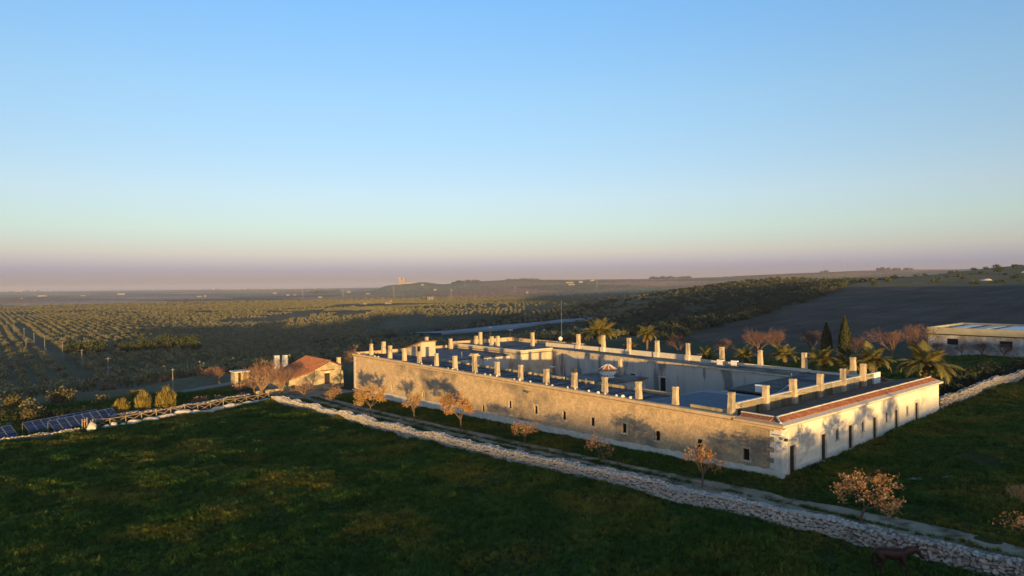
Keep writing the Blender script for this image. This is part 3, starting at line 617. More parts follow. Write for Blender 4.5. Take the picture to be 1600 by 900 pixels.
# roof gear
for k in range(30):
    u = 16.5+k*2.02; part('seam', MB().ubox(u-.05, u+.05, 1.3, 5.85, 4.0, 4.075), 'membrane')
for u, v, a, b_ in ((22, 3.4, 1.2, .8), (33.5, 4.2, 1.6, .6), (41, 2.6, .9, .9), (52, 3.8, 1.8, .7), (63, 3.0, 1.2, .9), (8.6, 20, 1.2, 1.8), (10.2, 26, .9, 1.6), (7.6, 28, 1.0, .7)):
    zz = 4.09 if v < 7 else 4.43; part('roof_patch', MB().ubox(u-a, u+a, v-b_, v+b_, zz-.1, zz), 'patch')
for u, v, h in ((26, 4.6, .5), (37, 4.9, .7), (47, 4.4, .5), (9.4, 17.5, .6), (11.2, 23, .8), (60, 11, .7), (68, 14, .5), (63, 29, .6)):
    zz = 4.0 if v < 20 or u < 15 else 4.4; part('vent_pipe', MB().bar((*W(u, v), zz), (*W(u, v), zz+h+.35), .06, n=7), 'pole_grey')
part('cable', MB().bar((*W(18, 5.2), 4.1), (*W(56, 5.5), 4.12), .03), 'dark_metal')
def ac(u, v, z): 
    o = part('cooling_unit', MB().ubox(u-.45, u+.45, v-.22, v+.22, z, z+.75), 'white_paint'); part('fan_grille', MB().ubox(u-.46, u-.455, v-.2, v+.2, z+.08, z+.6), 'dark_metal', o)
ac(24.5, 29.2, 4.42); ac(22.6, 29.6, 4.42); ac(9.3, 13.0, 4.36)
part('pipe', MB().bar((*W(7.6, 13.2), 4.38), (*W(7.0, 14.6), 5.2), .05), 'metal')
ms = part('mast', MB().bar((*W(58.6, 31.8), 4.4), (*W(58.6, 31.8), 12.9), .05, .03, 6), 'metal', label='tall thin aerial mast on the rear roof')
dx, dy = W(58.5, 31.4); part('dish', MB().lathe((dx, dy, 6.0), [(.05, -.4), (.35, -.2), (.4, 0), (.35, .2), (.05, .4)], 10), 'white_paint', ms)
def rooflamp(u, v, z0, h, arm):
    p = part('lamp_post', MB().bar((*W(u, v), z0), (*W(u, v), z0+h), .06, .045, 6), 'dark_metal')
    part('lamp_head', MB().ubox(u-arm, u+arm, v-.12, v+.12, z0+h, z0+h+.14), 'metal', p)
rooflamp(69.5, 24.0, 4.45, 3.4, .35); rooflamp(36.5, 9.0, -.8, 5.6, .55); rooflamp(75.2, 33.4, 4.9, 1.7, .7)
# ------------------------------------------------------------ dry stone walls
def stone_mesh(seed, m):
    q = random.Random(seed); me = bpy.data.meshes.new('stone'); bm = bmesh.new()
    for _ in range(15):
        p = Vector((q.uniform(-1, 1), q.uniform(-1, 1), q.uniform(-1, 1))); k = max(abs(p.x), abs(p.y), abs(p.z)); bm.verts.new(p/k*q.uniform(.85, 1)*(.75+.25/p.length*k))
    bmesh.ops.convex_hull(bm, input=bm.verts[:])
    for v in [v for v in bm.verts if not v.link_faces]: bm.verts.remove(v)
    bm.to_mesh(me); bm.free(); me.materials.append(M[m]); return me
ST = [stone_mesh(i, 'wall_stone_grey') for i in range(7)]
STV = [(np.array([v.co[:] for v in m_.vertices]), [tuple(p.vertices) for p in m_.polygons]) for m_ in ST]
def dry_wall(name, line, h, w, label, step=.24, near=300, faces=(-1,), seed=3, dark=True):
    """line: world polyline; stones on the face(s), the top, and a dark core between them"""
    q = random.Random(seed); p = np.array(line, float); d = np.r_[0, np.cumsum(np.hypot(*np.diff(p, axis=0).T))]
    base = (p[len(p)//2][0], p[len(p)//2][1], gz(*p[len(p)//2])); root = empty(name, base); tag(root, label, 'stone wall')
    def at(s):
        x, y = np.interp(s, d, p[:, 0]), np.interp(s, d, p[:, 1]); i = min(np.searchsorted(d, s, side='right')-1, len(p)-2)
        t = (p[i+1]-p[i])/np.linalg.norm(p[i+1]-p[i]); return np.array([x, y]), t, np.array([t[1], -t[0]])
    core = MB(); ss = np.arange(0, d[-1], 1.0)
    for a, c in zip(ss[:-1], ss[1:]):
        (pa, _, na_), (pc, _, nc) = at(a), at(c); hw = w/2-.10
        za, zc = gz(*pa), gz(*pc); b = [(*(pa-na_*hw), za-.3), (*(pa+na_*hw), za-.3), (*(pc+nc*hw), zc-.3), (*(pc-nc*hw), zc-.3)]
        t = [(*(pa-na_*(hw-.06)), za+h-.12), (*(pa+na_*(hw-.06)), za+h-.12), (*(pc+nc*(hw-.06)), zc+h-.12), (*(pc-nc*(hw-.06)), zc+h-.12)]; core.hexa(b, t)
    core.build('core', 'wall_core', root)
    stones = []
    for f in faces:
        rows = max(2, int(h/.15)); 
        for r_ in range(rows):
            s = q.uniform(0, .3)
            while s < d[-1]:
                L_ = q.choice((.6, .8, 1.0, 1.25, 1.5))*q.uniform(.85, 1.15)*step; P_, t, n_ = at(min(s+L_/2, d[-1])); z = (r_+.42)*h/rows+q.uniform(-.07, .07)
                c = P_+n_*f*(w/2-.10-.06*r_/rows+q.uniform(-.03, .04))
                stones.append((c[0], c[1], gz(*c)+z, math.atan2(t[1], t[0])+q.uniform(-.25, .25), L_*.55, .16, q.uniform(.75, 1.45)*h/rows*.55, q.randrange(7))); s += L_
    k = max(2, int(w/.3))
    for j in range(k):
        s = q.uniform(0, .3)
        while s < d[-1]:
            L_ = q.uniform(.7, 1.35)*step; P_, t, n_ = at(min(s+L_/2, d[-1])); c = P_+n_*((j+.5)/k-.5)*(w-.06)+n_*q.uniform(-.05, .05)
            stones.append((c[0], c[1], gz(*c)+h-.06+q.uniform(-.04, .05)+.07*math.sin(s*.9+seed)*math.sin(s*.37), math.atan2(t[1], t[0])+q.uniform(-.5, .5), L_*.56, q.uniform(.12, .18), q.uniform(.06, .12), q.randrange(7))); s += L_*1.05
    def dist(s_): 
        inview = abs(s_[0]) < .80*s_[1] and (HC-s_[2])/s_[1] < .46
        return math.hypot(s_[0], s_[1])+(0 if inview else 1e4)
    stones.sort(key=dist)
    for (x, y, z, rz, a, b, c, k2) in stones[:near]:
        inst('stone', ST[k2], root, (x-base[0], y-base[1], z-base[2]), (q.uniform(-.3, .3), q.uniform(-.35, .35), rz), (a, b, c))
    if len(stones) > near:
        mb = MB()
        for (x, y, z, rz, a, b, c, k2) in stones[near:]:
            v, fs = STV[k2]; v = v*np.array([a, b, c]); cs, sn = math.cos(rz), math.sin(rz)
            mb.add(np.stack([x+v[:, 0]*cs-v[:, 1]*sn, y+v[:, 0]*sn+v[:, 1]*cs, z+v[:, 2]], 1), fs)
        o = mb.build('stones', 'wall_stone_grey', root); tag(o, 'the farther packed stones of the wall', kind='stuff')
    return root
dry_wall('stone_wall', wl([(-26, -9.0), (-15, -9.4), (-4.9, -10.1), (5.2, -10.5), (19.3, -11.2), (43, -11.5), (62, -12.3), (77.5, -13.0)]), 1.0, .95, 'long dry stone wall between the green meadow and the farm track')
dry_wall('stone_wall', wl([(.3, DEP+.5), (.4, 53), (.1, 70), (-.6, 95)]), 1.25, .8, 'dry stone wall running right from the end of the cream short wall', .4, 160, seed=5, faces=(1,))
dry_wall('stone_wall', wl([(70.5, -56), (70.8, -49), (71.4, -45), (71.0, -39.6)]), .55, 1.0, 'low tumbled stone bank in front of the solar panels', .36, 120, seed=6)
dry_wall('stone_wall', wl([(76.8, -35.5), (78.5, -30), (80.3, -24), (83.5, -18), (85.0, -14.6)]), .7, 1.0, 'rubble bank behind the crossed-pole fence', .36, 140, seed=8)
# ------------------------------------------------------------ boulders under the fence
def boulder_mesh(seed):
    q = random.Random(seed); bm = bmesh.new(); bmesh.ops.create_icosphere(bm, subdivisions=2, radius=1)
    ax = [Vector([q.gauss(0, 1) for _ in range(3)]).normalized() for _ in range(9)]; lim = [q.uniform(.62, .95) for _ in ax]
    for v in bm.verts:
        for a, l in zip(ax, lim):
            e = v.co.dot(a)-l
            if e > 0: v.co -= a*e
        v.co *= 1+.05*q.uniform(-1, 1)
    me = bpy.data.meshes.new('boulder'); bm.to_mesh(me); bm.free(); me.materials.append(M['boulder']); return me
BD = [boulder_mesh(40+i) for i in range(5)]
bq = random.Random(12)
FA, FB = (71.9, -38.0), (80.6, -12.8)
def fpt(t, off=0):
    du, dv = FB[0]-FA[0], FB[1]-FA[1]; l = math.hypot(du, dv); return FA[0]+du*t+off*dv/l, FA[1]+dv*t-off*du/l
bl = [(-.035, 1.6, .62, .9, .8, 'big round pale boulder by the gate posts'), (.035, 1.1, .55, .8, .45, None), (.075, 1.1, .45, .7, .6, None), (.12, 1.0, .6, .6, .38, None), (.175, .9, .95, .9, .62, 'blocky pale boulder where the fence turns'),
      (.25, .9, 1.35, .8, .5, None), (.335, .9, 1.55, .85, .45, None), (.43, .9, 1.35, .8, .55, None), (.50, .9, 1.0, .7, .42, None), (.56, .9, 1.3, .75, .4, None), (.63, .9, 1.2, .7, .45, None), (.70, .9, 1.3, .75, .55, None), (.765, .9, 1.1, .7, .45, None), (.83, .9, 1.3, .7, .4, None), (.895, .9, 1.1, .7, .45, None), (.955, .9, 1.2, .7, .38, None)]
for i, (t, off, a, b_, c, lab) in enumerate(bl):
    u, v = fpt(t, -off); x, y, z = G(u, v); o = bpy.data.objects.new('boulder', BD[i % 5]); COL.objects.link(o)
    o.location = (x, y, z+c*.35); o.rotation_euler = (0, 0, math.atan2(CV[1], CV[0])+bq.uniform(-.2, .2)); o.scale = (a, b_*.8, c)
    tag(o, lab or 'pale boulder at the foot of the crossed-pole fence, %s from the gate' % ORD[i], 'boulder', 'boulders along the fence')
# ------------------------------------------------------------ crossed-pole fence
fr = empty('pole_fence', G(*FA)); tag(fr, 'rustic wooden fence of crossed poles on the meadow edge', 'fence')
NB = 13
for i in range(NB+1):
    u, v = fpt(i/NB); x, y, z = G(u, v); lean = bq.uniform(-.04, .04)
    MB().bar((x, y, z-.3), (x+lean, y, z+1.2), .07, .06, 6).build('post', 'fence_wood', fr)
for i in range(NB):
    a, c = G(*fpt(i/NB)), G(*fpt((i+1)/NB)); e = .03
    MB().bar((a[0], a[1], a[2]+1.13), (c[0], c[1], c[2]+1.13+bq.uniform(-.04, .04)), .055, .05, 6).build('rail', 'fence_wood', fr)
    MB().bar((a[0], a[1], a[2]+.10), (c[0], c[1], c[2]+1.05), .045, .04, 6).build('brace', 'fence_wood', fr)
    MB().bar((a[0]+.09, a[1]+.07, a[2]+1.05), (c[0]+.09, c[1]+.07, c[2]+.10), .045, .04, 6).build('brace', 'fence_wood', fr)
gp = empty('gate', G(71.5, -38.8)); tag(gp, 'short gate of upright poles at the fence end', 'gate')
for k, (du, dv, h) in enumerate(((0, 0, 1.5), (.05, -.25, 1.4), (.1, -.5, 1.45), (-.5, .35, 1.1), (-.45, .6, 1.05), (-.4, .8, 1.0))):
    x, y, z = G(71.4+du, -38.7+dv); MB().bar((x, y, z-.2), (x, y, z+h), .07, n=6).build('post', 'fence_wood', gp)
x, y, z = G(71.4, -38.7); x2, y2, z2 = G(71.5, -39.2); MB().bar((x, y, z+1.1), (x2, y2, z2+1.1), .05, n=6).build('rail', 'fence_wood', gp)
# ------------------------------------------------------------ solar panels
pw, pl, tilt = 1.06, 1.75, RAD(38)
def solar(x, y, n_, dirx, diry, label):
    root = empty('solar_array', (x, y, gz(x, y))); tag(root, label, 'solar panels', 'solar panels behind the stone bank')
    dn = math.hypot(dirx, diry); d = np.array([dirx, diry, 0])/dn; nb = np.array([-d[1], d[0], 0])   # towards the raised edge
    up = nb*math.cos(tilt)+np.array([0, 0, 1])*math.sin(tilt); nn = np.cross(d, up); nn = nn if nn[2] > 0 else -nn
    p0 = np.array([x, y, gz(x, y)+.35])
    dz = (gz(x+d[0]*pw*n_, y+d[1]*pw*n_)-gz(x, y))/(pw*n_)
    for i in range(n_):
        a = p0+d*(i*pw+.02)+np.array([0, 0, dz*i*pw]); b_ = a+d*(pw-.04); 
        ring = [a, b_, b_+up*pl, a+up*pl]
        o = MB().hexa([r_-nn*.02 for r_ in ring], [r_+nn*.02 for r_ in ring]).build('panel', 'panel_blue', root)
        fm = MB()
        for k in range(4): fm.bar(ring[k]+nn*.012, ring[(k+1) % 4]+nn*.012, .035)
        fm.bar((ring[0]+ring[3])/2+nn*.02, (ring[1]+ring[2])/2+nn*.02, .012)
        fm.build('frame', 'metal', o)
    for i in range(0, n_+1, 2):
        a = p0+d*min(i*pw, n_*pw-.02)+np.array([0, 0, dz*i*pw]); t = a+up*(pl-.1)-nn*.05
        MB().bar((t[0], t[1], gz(t[0], t[1])-.1), t, .04).build('leg', 'metal', root); MB().bar((a[0], a[1], gz(a[0], a[1])-.1), a+up*.1-nn*.05, .04).build('leg', 'metal', root)
solar(-57.6, 82.3, 8, .4, .92, 'front row of eight dark blue solar panels behind the stone bank')
solar(-60.6, 82.0, 9, .4, .92, 'second row of dark blue solar panels, partly hidden by the front row')
solar(-62.9, 77.0, 4, .4, .92, 'leftmost solar panels at the picture edge')
# ------------------------------------------------------------ small farmhouse at the far end of the track
FH = empty('farmhouse', G(86.5, -2)); tag(FH, 'small stone farmhouse with red tiled roofs and tall chimneys', 'house')
zf = gz(*W(87, -3)); zr = zf
gab = [(2.2, 4.0), (.2, 4.85), (-2.5, 3.75), (-7.6, 2.1)]
def fpart(n_, mb, m, parent=FH, **k): return part(n_, mb, m, parent, **k)
def prism(u0, u1, prof, z0):   # profile in v,z drawn along u
    mb = MB(); k = len(prof); a = [(*W(u0, v), z0+z) for v, z in prof]; c = [(*W(u1, v), z0+z) for v, z in prof]
    return mb.add(a+c, [tuple(range(k)), tuple(range(k, 2*k))[::-1]]+[(i, (i+1) % k, k+(i+1) % k, k+i) for i in range(k)])
fpart('wall', prism(86.5, 97.5, [(2.2, -1.5), (2.2, 3.95), (.2, 4.8), (-2.5, 3.6), (-2.5, -1.5)], zf), 'farm_wall')
fpart('wall', prism(86.8, 103.5, [(-2.502, -1.5), (-2.502, 3.35), (-7.6, 1.9), (-7.6, -1.5)], zf), 'farm_wall')
r1 = fpart('roof', prism(86.2, 97.8, [(.2, 4.82), (.2, 4.98), (-2.8, 3.66), (-2.8, 3.50)], zf), 'red_tile'); fpart('roof', prism(86.2, 97.8, [(.2, 4.82), (2.55, 3.80), (2.55, 3.96), (.2, 4.98)], zf), 'red_tile')
r2 = fpart('roof', prism(86.5, 103.8, [(-2.52, 3.36), (-2.52, 3.52), (-8.0, 1.96), (-8.0, 1.80)], zf), 'red_tile')
fpart('tiles', barrel(MB(), 86.3, 97.7, 0, 1, lambda s, t: (*W(s, -2.8+2.95*t), zf+3.67+1.30*t), .28, .1, 5), 'red_tile', r1, kind='stuff')
fpart('tiles', barrel(MB(), 86.6, 103.7, 0, 1, lambda s, t: (*W(s, -8.0+5.4*t), zf+1.97+1.54*t), .28, .1, 8), 'red_tile', r2, kind='stuff')
fpart('ridge', MB().bar((*W(86.2, .2), zf+5.02), (*W(97.8, .2), zf+5.02), .12, n=6), 'red_tile', r1)
vb = MB()
for i in range(12): 
    v = 2.3-i*.42; zz = 4.98-(abs(v-.2))*.44; vb.ubox(86.12, 86.195, v-.12, v+.12, zf+zz-.12, zf+zz-.0)
fpart('verge_stones', vb, 'dark_wood', r1)
dr = fpart('door', MB().ubox(86.44, 86.498, -.75, .2, zf+.9, zf+2.75), 'dark_wood'); fpart('lintel', MB().ubox(86.40, 86.495, -.75, .2, zf+2.78, zf+3.1), 'white_wash', dr)
fpart('canopy', MB().ubox(85.9, 86.498, -1.5, .95, zf+3.25, zf+3.38), 'red_tile', dr); fpart('doorstep', MB().ubox(85.7, 86.49, -1.2, .7, zf-.3, zf+.85), 'farm_wall', dr)
for v in (-4.6, -6.4): fpart('window', MB().ubox(86.72, 86.795, v-.3, v+.3, zf+.35, zf+1.15), 'dark_wood')
for u, v, h, w in ((98.5, -5.1, 5.3, 1.0), (98.3, -3.6, 5.25, 1.0)):
    c = fpart('chimney', MB().ubox(u-w/2, u+w/2, v-w/2, v+w/2, zf+1.5, zf+h, .1, .12), 'white_wash'); fpart('head', MB().ubox(u-.42, u+.42, v-.42, v+.42, zf+h, zf+h+.12), 'white_wash', c)
c = fpart('chimney', MB().ubox(87.6, 88.3, 2.3, 3.0, zf-1, zf+5.2, .06, .06), 'chimney_stone'); fpart('head', MB().ubox(87.62, 88.28, 2.32, 2.98, zf+5.2, zf+5.3), 'chimney_cap', c)
fpart('buttress', MB().ubox(86.0, 87.0, 2.21, 2.8, zf-1, zf+3.0, .2, .15), 'farm_wall'); fpart('yard_wall', MB().ubox(86.2, 86.45, -13, -7.62, zf-1, zf+.9), 'farm_wall')
gh = empty('gatehouse', G(103.5, -10.5)); tag(gh, 'little flat-roofed stone shelter left of the bare trees', 'hut'); zh = gz(*W(103.5, -10.5))
part('wall', MB().ubox(102.6, 105.2, -11.6, -11.0, zh-1, zh+2.3).ubox(102.6, 105.2, -9.4, -9.0, zh-1, zh+2.3).ubox(104.9, 105.195, -10.99, -9.41, zh-1, zh+2.3), 'farm_wall', gh)
part('roof', MB().ubox(102.4, 105.4, -11.8, -8.8, zh+2.303, zh+2.5), 'pale_stone', gh)
# ------------------------------------------------------------ barn at the right
bn = empty('barn', G(17, 104)); tag(bn, 'long white-walled barn with pale metal roof sheets at the right edge', 'barn')
bz = gz(*W(20, 104)); B0, B1, BV0, BV1 = -12, 23.9, 103.2, 124
bw = lambda v, u: 0
bh = [(u-1.0, u+1.0, bz+2.2, bz+3.4) for u in (19.5, 10.6, 6.8, 1.5, -4)]
part('wall', wall_with_holes('u', BV0, B0, B1, -3, bz+4.1, .4, bh), 'barn_wall', bn); part('wall', MB().ubox(B1-.4, B1, BV0+.402, BV1, -3, bz+4.1).ubox(B0, B0+.4, BV0+.402, BV1, -3, bz+4.1).ubox(B0+.41, B1-.41, BV1-.4, BV1, -3, bz+4.1), 'barn_wall', bn)
part('parapet', MB().ubox(B0-.1, B1+.1, BV0-.12, BV0+.45, bz+4.3, bz+5.6).ubox(B1-.4, B1+.12, BV0+.46, BV1+.1, bz+4.3, bz+5.6).ubox(B0, B1-.42, BV1-.4, BV1+.1, bz+4.3, bz+5.6), 'barn_band', bn)
part('ledge', MB().ubox(B0-.2, B1+.25, BV0-.3, BV1+.2, bz+4.103, bz+4.297), 'dark_wood', bn)
for u0, u1, m in ((19.6, 21.6, 'sheet_metal'), (15.4, 17.8, 'white_wash'), (-11, 13.8, 'sheet_metal')):
    part('roof_sheet', MB().ubox(u0, u1, BV0+.8, BV1-.8, bz+5.0, bz+5.25), m, bn)
part('roof', MB().ubox(B0+.42, B1-.42, BV0+.47, BV1-.42, bz+4.6, bz+4.9), 'dark_metal', bn)
for u in (19.5, 10.6, 6.8, 1.5, -4): part('window', MB().ubox(u-1.05, u+1.05, BV0+.2, BV0+.25, bz+2.15, bz+3.45), 'dark_glass', bn)
# ------------------------------------------------------------ scatter machinery for what nobody could count
def scatter(name, pts, rz, sc_, ix, sources, label, cat):
    coll = bpy.data.collections.new(name+'_kinds')
    for i, me_ in enumerate(sources):
        o = bpy.data.objects.new('%s_%02d' % (me_.name, i), me_); coll.objects.link(o)
    me_ = bpy.data.meshes.new(name); me_.from_pydata(np.asarray(pts).tolist(), [], [])
    for an, ty, da in (('rz', 'FLOAT', rz), ('sc', 'FLOAT', sc_), ('ix', 'INT', ix)):
        me_.attributes.new(an, ty, 'POINT').data.foreach_set('value', np.asarray(da, dtype=np.int32 if ty == 'INT' else np.float32))
    ob = bpy.data.objects.new(name, me_); COL.objects.link(ob); tag(ob, label, cat, kind='stuff')
    ng = bpy.data.node_groups.new(name, 'GeometryNodeTree'); ng.interface.new_socket('Geometry', in_out='INPUT', socket_type='NodeSocketGeometry'); ng.interface.new_socket('Geometry', in_out='OUTPUT', socket_type='NodeSocketGeometry')
    N_ = ng.nodes.new; gi, g_o = N_('NodeGroupInput'), N_('NodeGroupOutput'); ip = N_('GeometryNodeInstanceOnPoints'); ci = N_('GeometryNodeCollectionInfo')
    ci.inputs['Collection'].default_value = coll; ci.inputs['Separate Children'].default_value = True; ci.inputs['Reset Children'].default_value = True
    def na_(an, ty):
        q = N_('GeometryNodeInputNamedAttribute'); q.data_type = ty; q.inputs['Name'].default_value = an; return q.outputs['Attribute']
    cx = N_('ShaderNodeCombineXYZ'); L_ = ng.links.new; L_(na_('rz', 'FLOAT'), cx.inputs['Z'])
    L_(gi.outputs[0], ip.inputs['Points']); L_(ci.outputs[0], ip.inputs['Instance']); ip.inputs['Pick Instance'].default_value = True
    L_(na_('ix', 'INT'), ip.inputs['Instance Index']); L_(cx.outputs[0], ip.inputs['Rotation']); L_(na_('sc', 'FLOAT'), ip.inputs['Scale']); L_(ip.outputs[0], g_o.inputs[0])
    md = ob.modifiers.new('scatter', 'NODES'); md.node_group = ng; return ob
# ------------------------------------------------------------ trees
def leaf_cloud(rng_, centres, per, spread, size, m, name, flat=.7, off=(0, 0, 0)):
    C = np.repeat(np.asarray(centres), per, 0)+rng_.normal(0, 1, (len(centres)*per, 3))*np.array([spread, spread, spread*.8])
    n_ = len(C); a = rng_.normal(0, 1, (n_, 3)); a /= np.linalg.norm(a, axis=1)[:, None]; b_ = rng_.normal(0, 1, (n_, 3)); b_ -= a*(a*b_).sum(1)[:, None]; b_ /= np.linalg.norm(b_, axis=1)[:, None]
    s = size*rng_.uniform(.6, 1.3, (n_, 1)); return fast_quads(name, m, C, a*s, b_*s*flat, off)
def grow(rng_, H_, r0, trunk, lv, kids_, spread, upness, shrink=.72, jit=.18, minr=.012):
    """returns segments per level and tips, in local metres from the base"""
    segs = [[] for _ in range(lv+1)]; tips = []
    def go_(p, d, ln, r, k):
        n_ = 3 if k else 2; q = p.copy(); dd = d.copy(); rr = r
        for i in range(n_):
            dd = dd+rng_.normal(0, jit, 3)*(1 if k else .4); dd[2] += upness*.12; dd /= np.linalg.norm(dd)
            e = q+dd*ln/n_; r2 = max(minr, rr*(.86 if k else .9)); segs[k].append((q, e, rr, r2)); q = e; rr = r2
            if k >= lv-1: tips.append(q.copy())
        if k < lv:
            c_ = kids_[min(k, len(kids_)-1)]; ph = rng_.uniform(0, 6.28)
            for i in range(c_):
                t = ph+6.283*i/c_+rng_.normal(0, .35); tilt_ = spread*rng_.uniform(.6, 1.15)
                h = np.array([0, 0, 1.]) if abs(dd[2]) < .95 else np.array([1., 0, 0]); x_ = np.cross(dd, h); x_ /= np.linalg.norm(x_); y_ = np.cross(dd, x_)
                nd = dd*math.cos(tilt_)+(x_*math.cos(t)+y_*math.sin(t))*math.sin(tilt_)
                go_(q-dd*ln*rng_.uniform(0, .35)*(k > 0), nd, ln*(shrink if k else (H_-trunk)/trunk*.42)*rng_.uniform(.8, 1.15), max(minr, rr*.68), k+1)
    go_(np.zeros(3), np.array([0, 0, 1.]), trunk, r0, 0); return segs, np.array(tips)
def seg_mesh(segs, n_, m, name, off=(0, 0, 0)):
    mb = MB()
    for a, c, r1_, r2_ in segs: mb.bar(a, c, r1_, r2_, n_, cap=False)
    return mb.mesh(name, m, off, smooth=n_ > 4)
def fit(segs, tips, w, h, pad=0):
    """scale a grown skeleton to a crown w wide and h high"""
    sx = (w/2-pad)/max(1e-3, np.percentile(np.abs(tips[:, :2]), 98)); sz = (h-pad)/tips[:, 2].max(); S = np.array([sx, sx, sz])
    return [[(a*S, c*S, r1_, r2_) for a, c, r1_, r2_ in l] for l in segs], tips*S
def leafy(seed, H_, w, trunk, per, size, leafm, barkm, lv=3, kids_=(4, 3, 3), spread=.75, spreadleaf=.16, r0=.12, thin=1.0):
    rg = np.random.default_rng(seed); segs, tips = grow(rg, H_, r0, trunk, lv, kids_, spread, .2); segs, tips = fit(segs, tips, w, H_, .12)
    if thin < 1: tips = tips[rg.random(len(tips)) < thin]
    tm = seg_mesh([s for l in segs[:2] for s in l], 6, barkm, 'trunk'); bm_ = seg_mesh([s for l in segs[2:] for s in l], 3, barkm, 'branches')
    return tm, bm_, leaf_cloud(rg, tips, per, spreadleaf, size, leafm, 'crown')
def plant(name, loc, meshes, label, cat, group=None, rz=0, sc_=1):
    r_ = empty(name, loc, rz); r_.scale = (sc_,)*3; tag(r_, label, cat, group)
    for n_, me_ in meshes:
        o = bpy.data.objects.new(n_, me_); COL.objects.link(o); o.parent = r_
    return r_
OAKS = [  # u, v, height, width, leaves per tip, material, label
 (67.2, -7.6, 2.9, 2.8, 7, 'rust_leaf', .7, 'thin brown young oak at the far bend of the track'),
 (53.4, -8.5, 4.4, 4.7, 20, 'oak_leaf', 1, 'dense golden oak before the left end of the long wall'),
 (44.6, -7.1, 3.9, 3.7, 9, 'oak_leaf', .85, 'half-bare tan oak between the golden and the rusty oak'),
 (34.8, -6.8, 4.8, 4.5, 22, 'rust_leaf', 1, 'largest rusty orange oak beside the track'),
 (24.6, -5.9, 2.5, 2.8, 9, 'rust_leaf', .8, 'low shrubby rust oak right of the largest oak'),
 (14.1, -5.9, 2.5, 2.9, 5, 'rust_leaf', .55, 'nearly bare small oak halfway along the long wall'),
 (3.0, -6.3, 3.5, 3.1, 9, 'rust_leaf', .8, 'rust-leaved oak in front of the near wall corner'),
 (-8.7, -6.4, 3.4, 4.9, 13, 'rust_leaf', .85, 'wide spreading oak with glowing tips at the near end of the track'),
 (-15.6, 1.2, 2.9, 3.2, 10, 'oak_leaf', .9, 'dull green-brown shrub oak cut by the right picture edge'),
 (-19.5, -6.4, 4.2, 4.6, 16, 'rust_leaf', 1, 'leafy oak beyond the picture, next along the track'),
 (-30, -6.2, 4.6, 4.6, 16, 'rust_leaf', 1, 'second leafy oak beyond the picture along the track'),
 (-41, -6.0, 4.8, 5.0, 16, 'rust_leaf', 1, 'third leafy oak beyond the picture along the track'),
 (-52, -5.5, 5.2, 5.0, 16, 'rust_leaf', 1, 'fourth leafy oak beyond the picture along the track')]
for i, (u, v, h, w, per, lm, th_, lab) in enumerate(OAKS):
    tm, bm_, cr = leafy(100+i, h, w, h*.30, max(2, int(per*(.75 if per >= 20 else .5))), .058, lm, 'bark', lv=4, kids_=(5, 3, 3, 2), spread=.72, spreadleaf=.13, r0=.085, thin=th_*.9)
    plant('oak_tree', G(u, v, -.05), (('trunk', tm), ('branches', bm_), ('crown', cr)), lab, 'tree', 'young oaks along the track')
def bare(seed, H_, w, trunk, m, barkm, lv=6, kids_=(6, 4, 3, 3, 2, 2), spread=.48, r0=.2, up=.6, minr=.011):
    rg = np.random.default_rng(seed); segs, tips = grow(rg, H_, r0, trunk, lv, kids_, spread, up, .74, .14, minr); segs, tips = fit(segs, tips, w, H_)
    return seg_mesh([s for l in segs[:2] for s in l], 7, barkm, 'trunk'), seg_mesh([s for l in segs[2:] for s in l], 3, m, 'crown')
BT = [bare(200, 5.6, 6.2, 1.3, 'twig', 'pale_bark', r0=.36), bare(201, 5.0, 5.6, 1.4, 'twig', 'pale_bark', r0=.26), bare(202, 3.6, 3.6, 1.1, 'twig', 'pale_bark', lv=5, r0=.12), bare(203, 6, 7, 1.2, 'pink_twig', 'bark', r0=.25), bare(204, 5, 5.5, 1.0, 'pink_twig', 'bark', r0=.2)]
for k, u, v, s, lab, r_ in ((0, 85.2, -12.4, 1.2, 'big bare lime tree with thick pale trunk by the fence corner', 0), (1, 81.0, -10.6, 1.05, 'bare tree with upright reddish twigs before the farmhouse', 1), (2, 74.0, -9.6, 1.05, 'slight bare leaning tree beside the yard', 2.0),
    (2, 88, -12.6, 1.1, 'small bare tree left of the big pale trunk', 4), (1, 106, -13.5, .75, 'low bare tree left of the stone shelter', 3)):
    plant('bare_tree', G(u, v, -.05), zip(('trunk', 'crown'), BT[k]), lab, 'tree', 'bare trees round the farmhouse', r_, s)
for k, x, y, s, lab in ((3, 51.6, 137.6, 1.15, 'wide pinkish bare tree behind the rear chimneys'), (4, 44.9, 139.9, .9, 'dim bare tree left of the wide pinkish one'), (4, 38, 150, 1.0, 'bare tree with lit tips right of the tall palm'), (3, 74.5, 129, 1.1, 'wide rosy bare tree between the cypresses and the barn'),
    (4, 83.6, 135.1, 1.35, 'tall orange-tinted bare tree beside the barn'), (3, 58.0, 143.5, 1.05, 'dusky bare tree left of the cypresses'), (3, -29.5, 133, 1.15, 'brown bare tree between farmhouse and long wall'), (4, 66.5, 146, 1.1, 'bare tree seen between the two cypresses'), (4, -25, 128, .9, 'small bare tree behind the far wall corner'), (4, 70, 134, .9, 'bare tree left of the rosy one')):
    plant('bare_tree', (x, y, gz(x, y)-.05), zip(('trunk', 'crown'), BT[k]), lab, 'tree', 'bare trees behind the farmstead', x*.7, s)
for k, u in enumerate((21.5, 17.5, 14, 10.5, 6, 2.5)):
    plant('bare_tree', G(u, 101.6, -.05), zip(('trunk', 'crown'), BT[(4, 2, 3)[k % 3]]), 'leafless vine-like tree against the barn wall, %s from the left' % ORD[k], 'tree', 'bare trees along the barn wall', k*1.1, (.6, .8, .55)[k % 3])
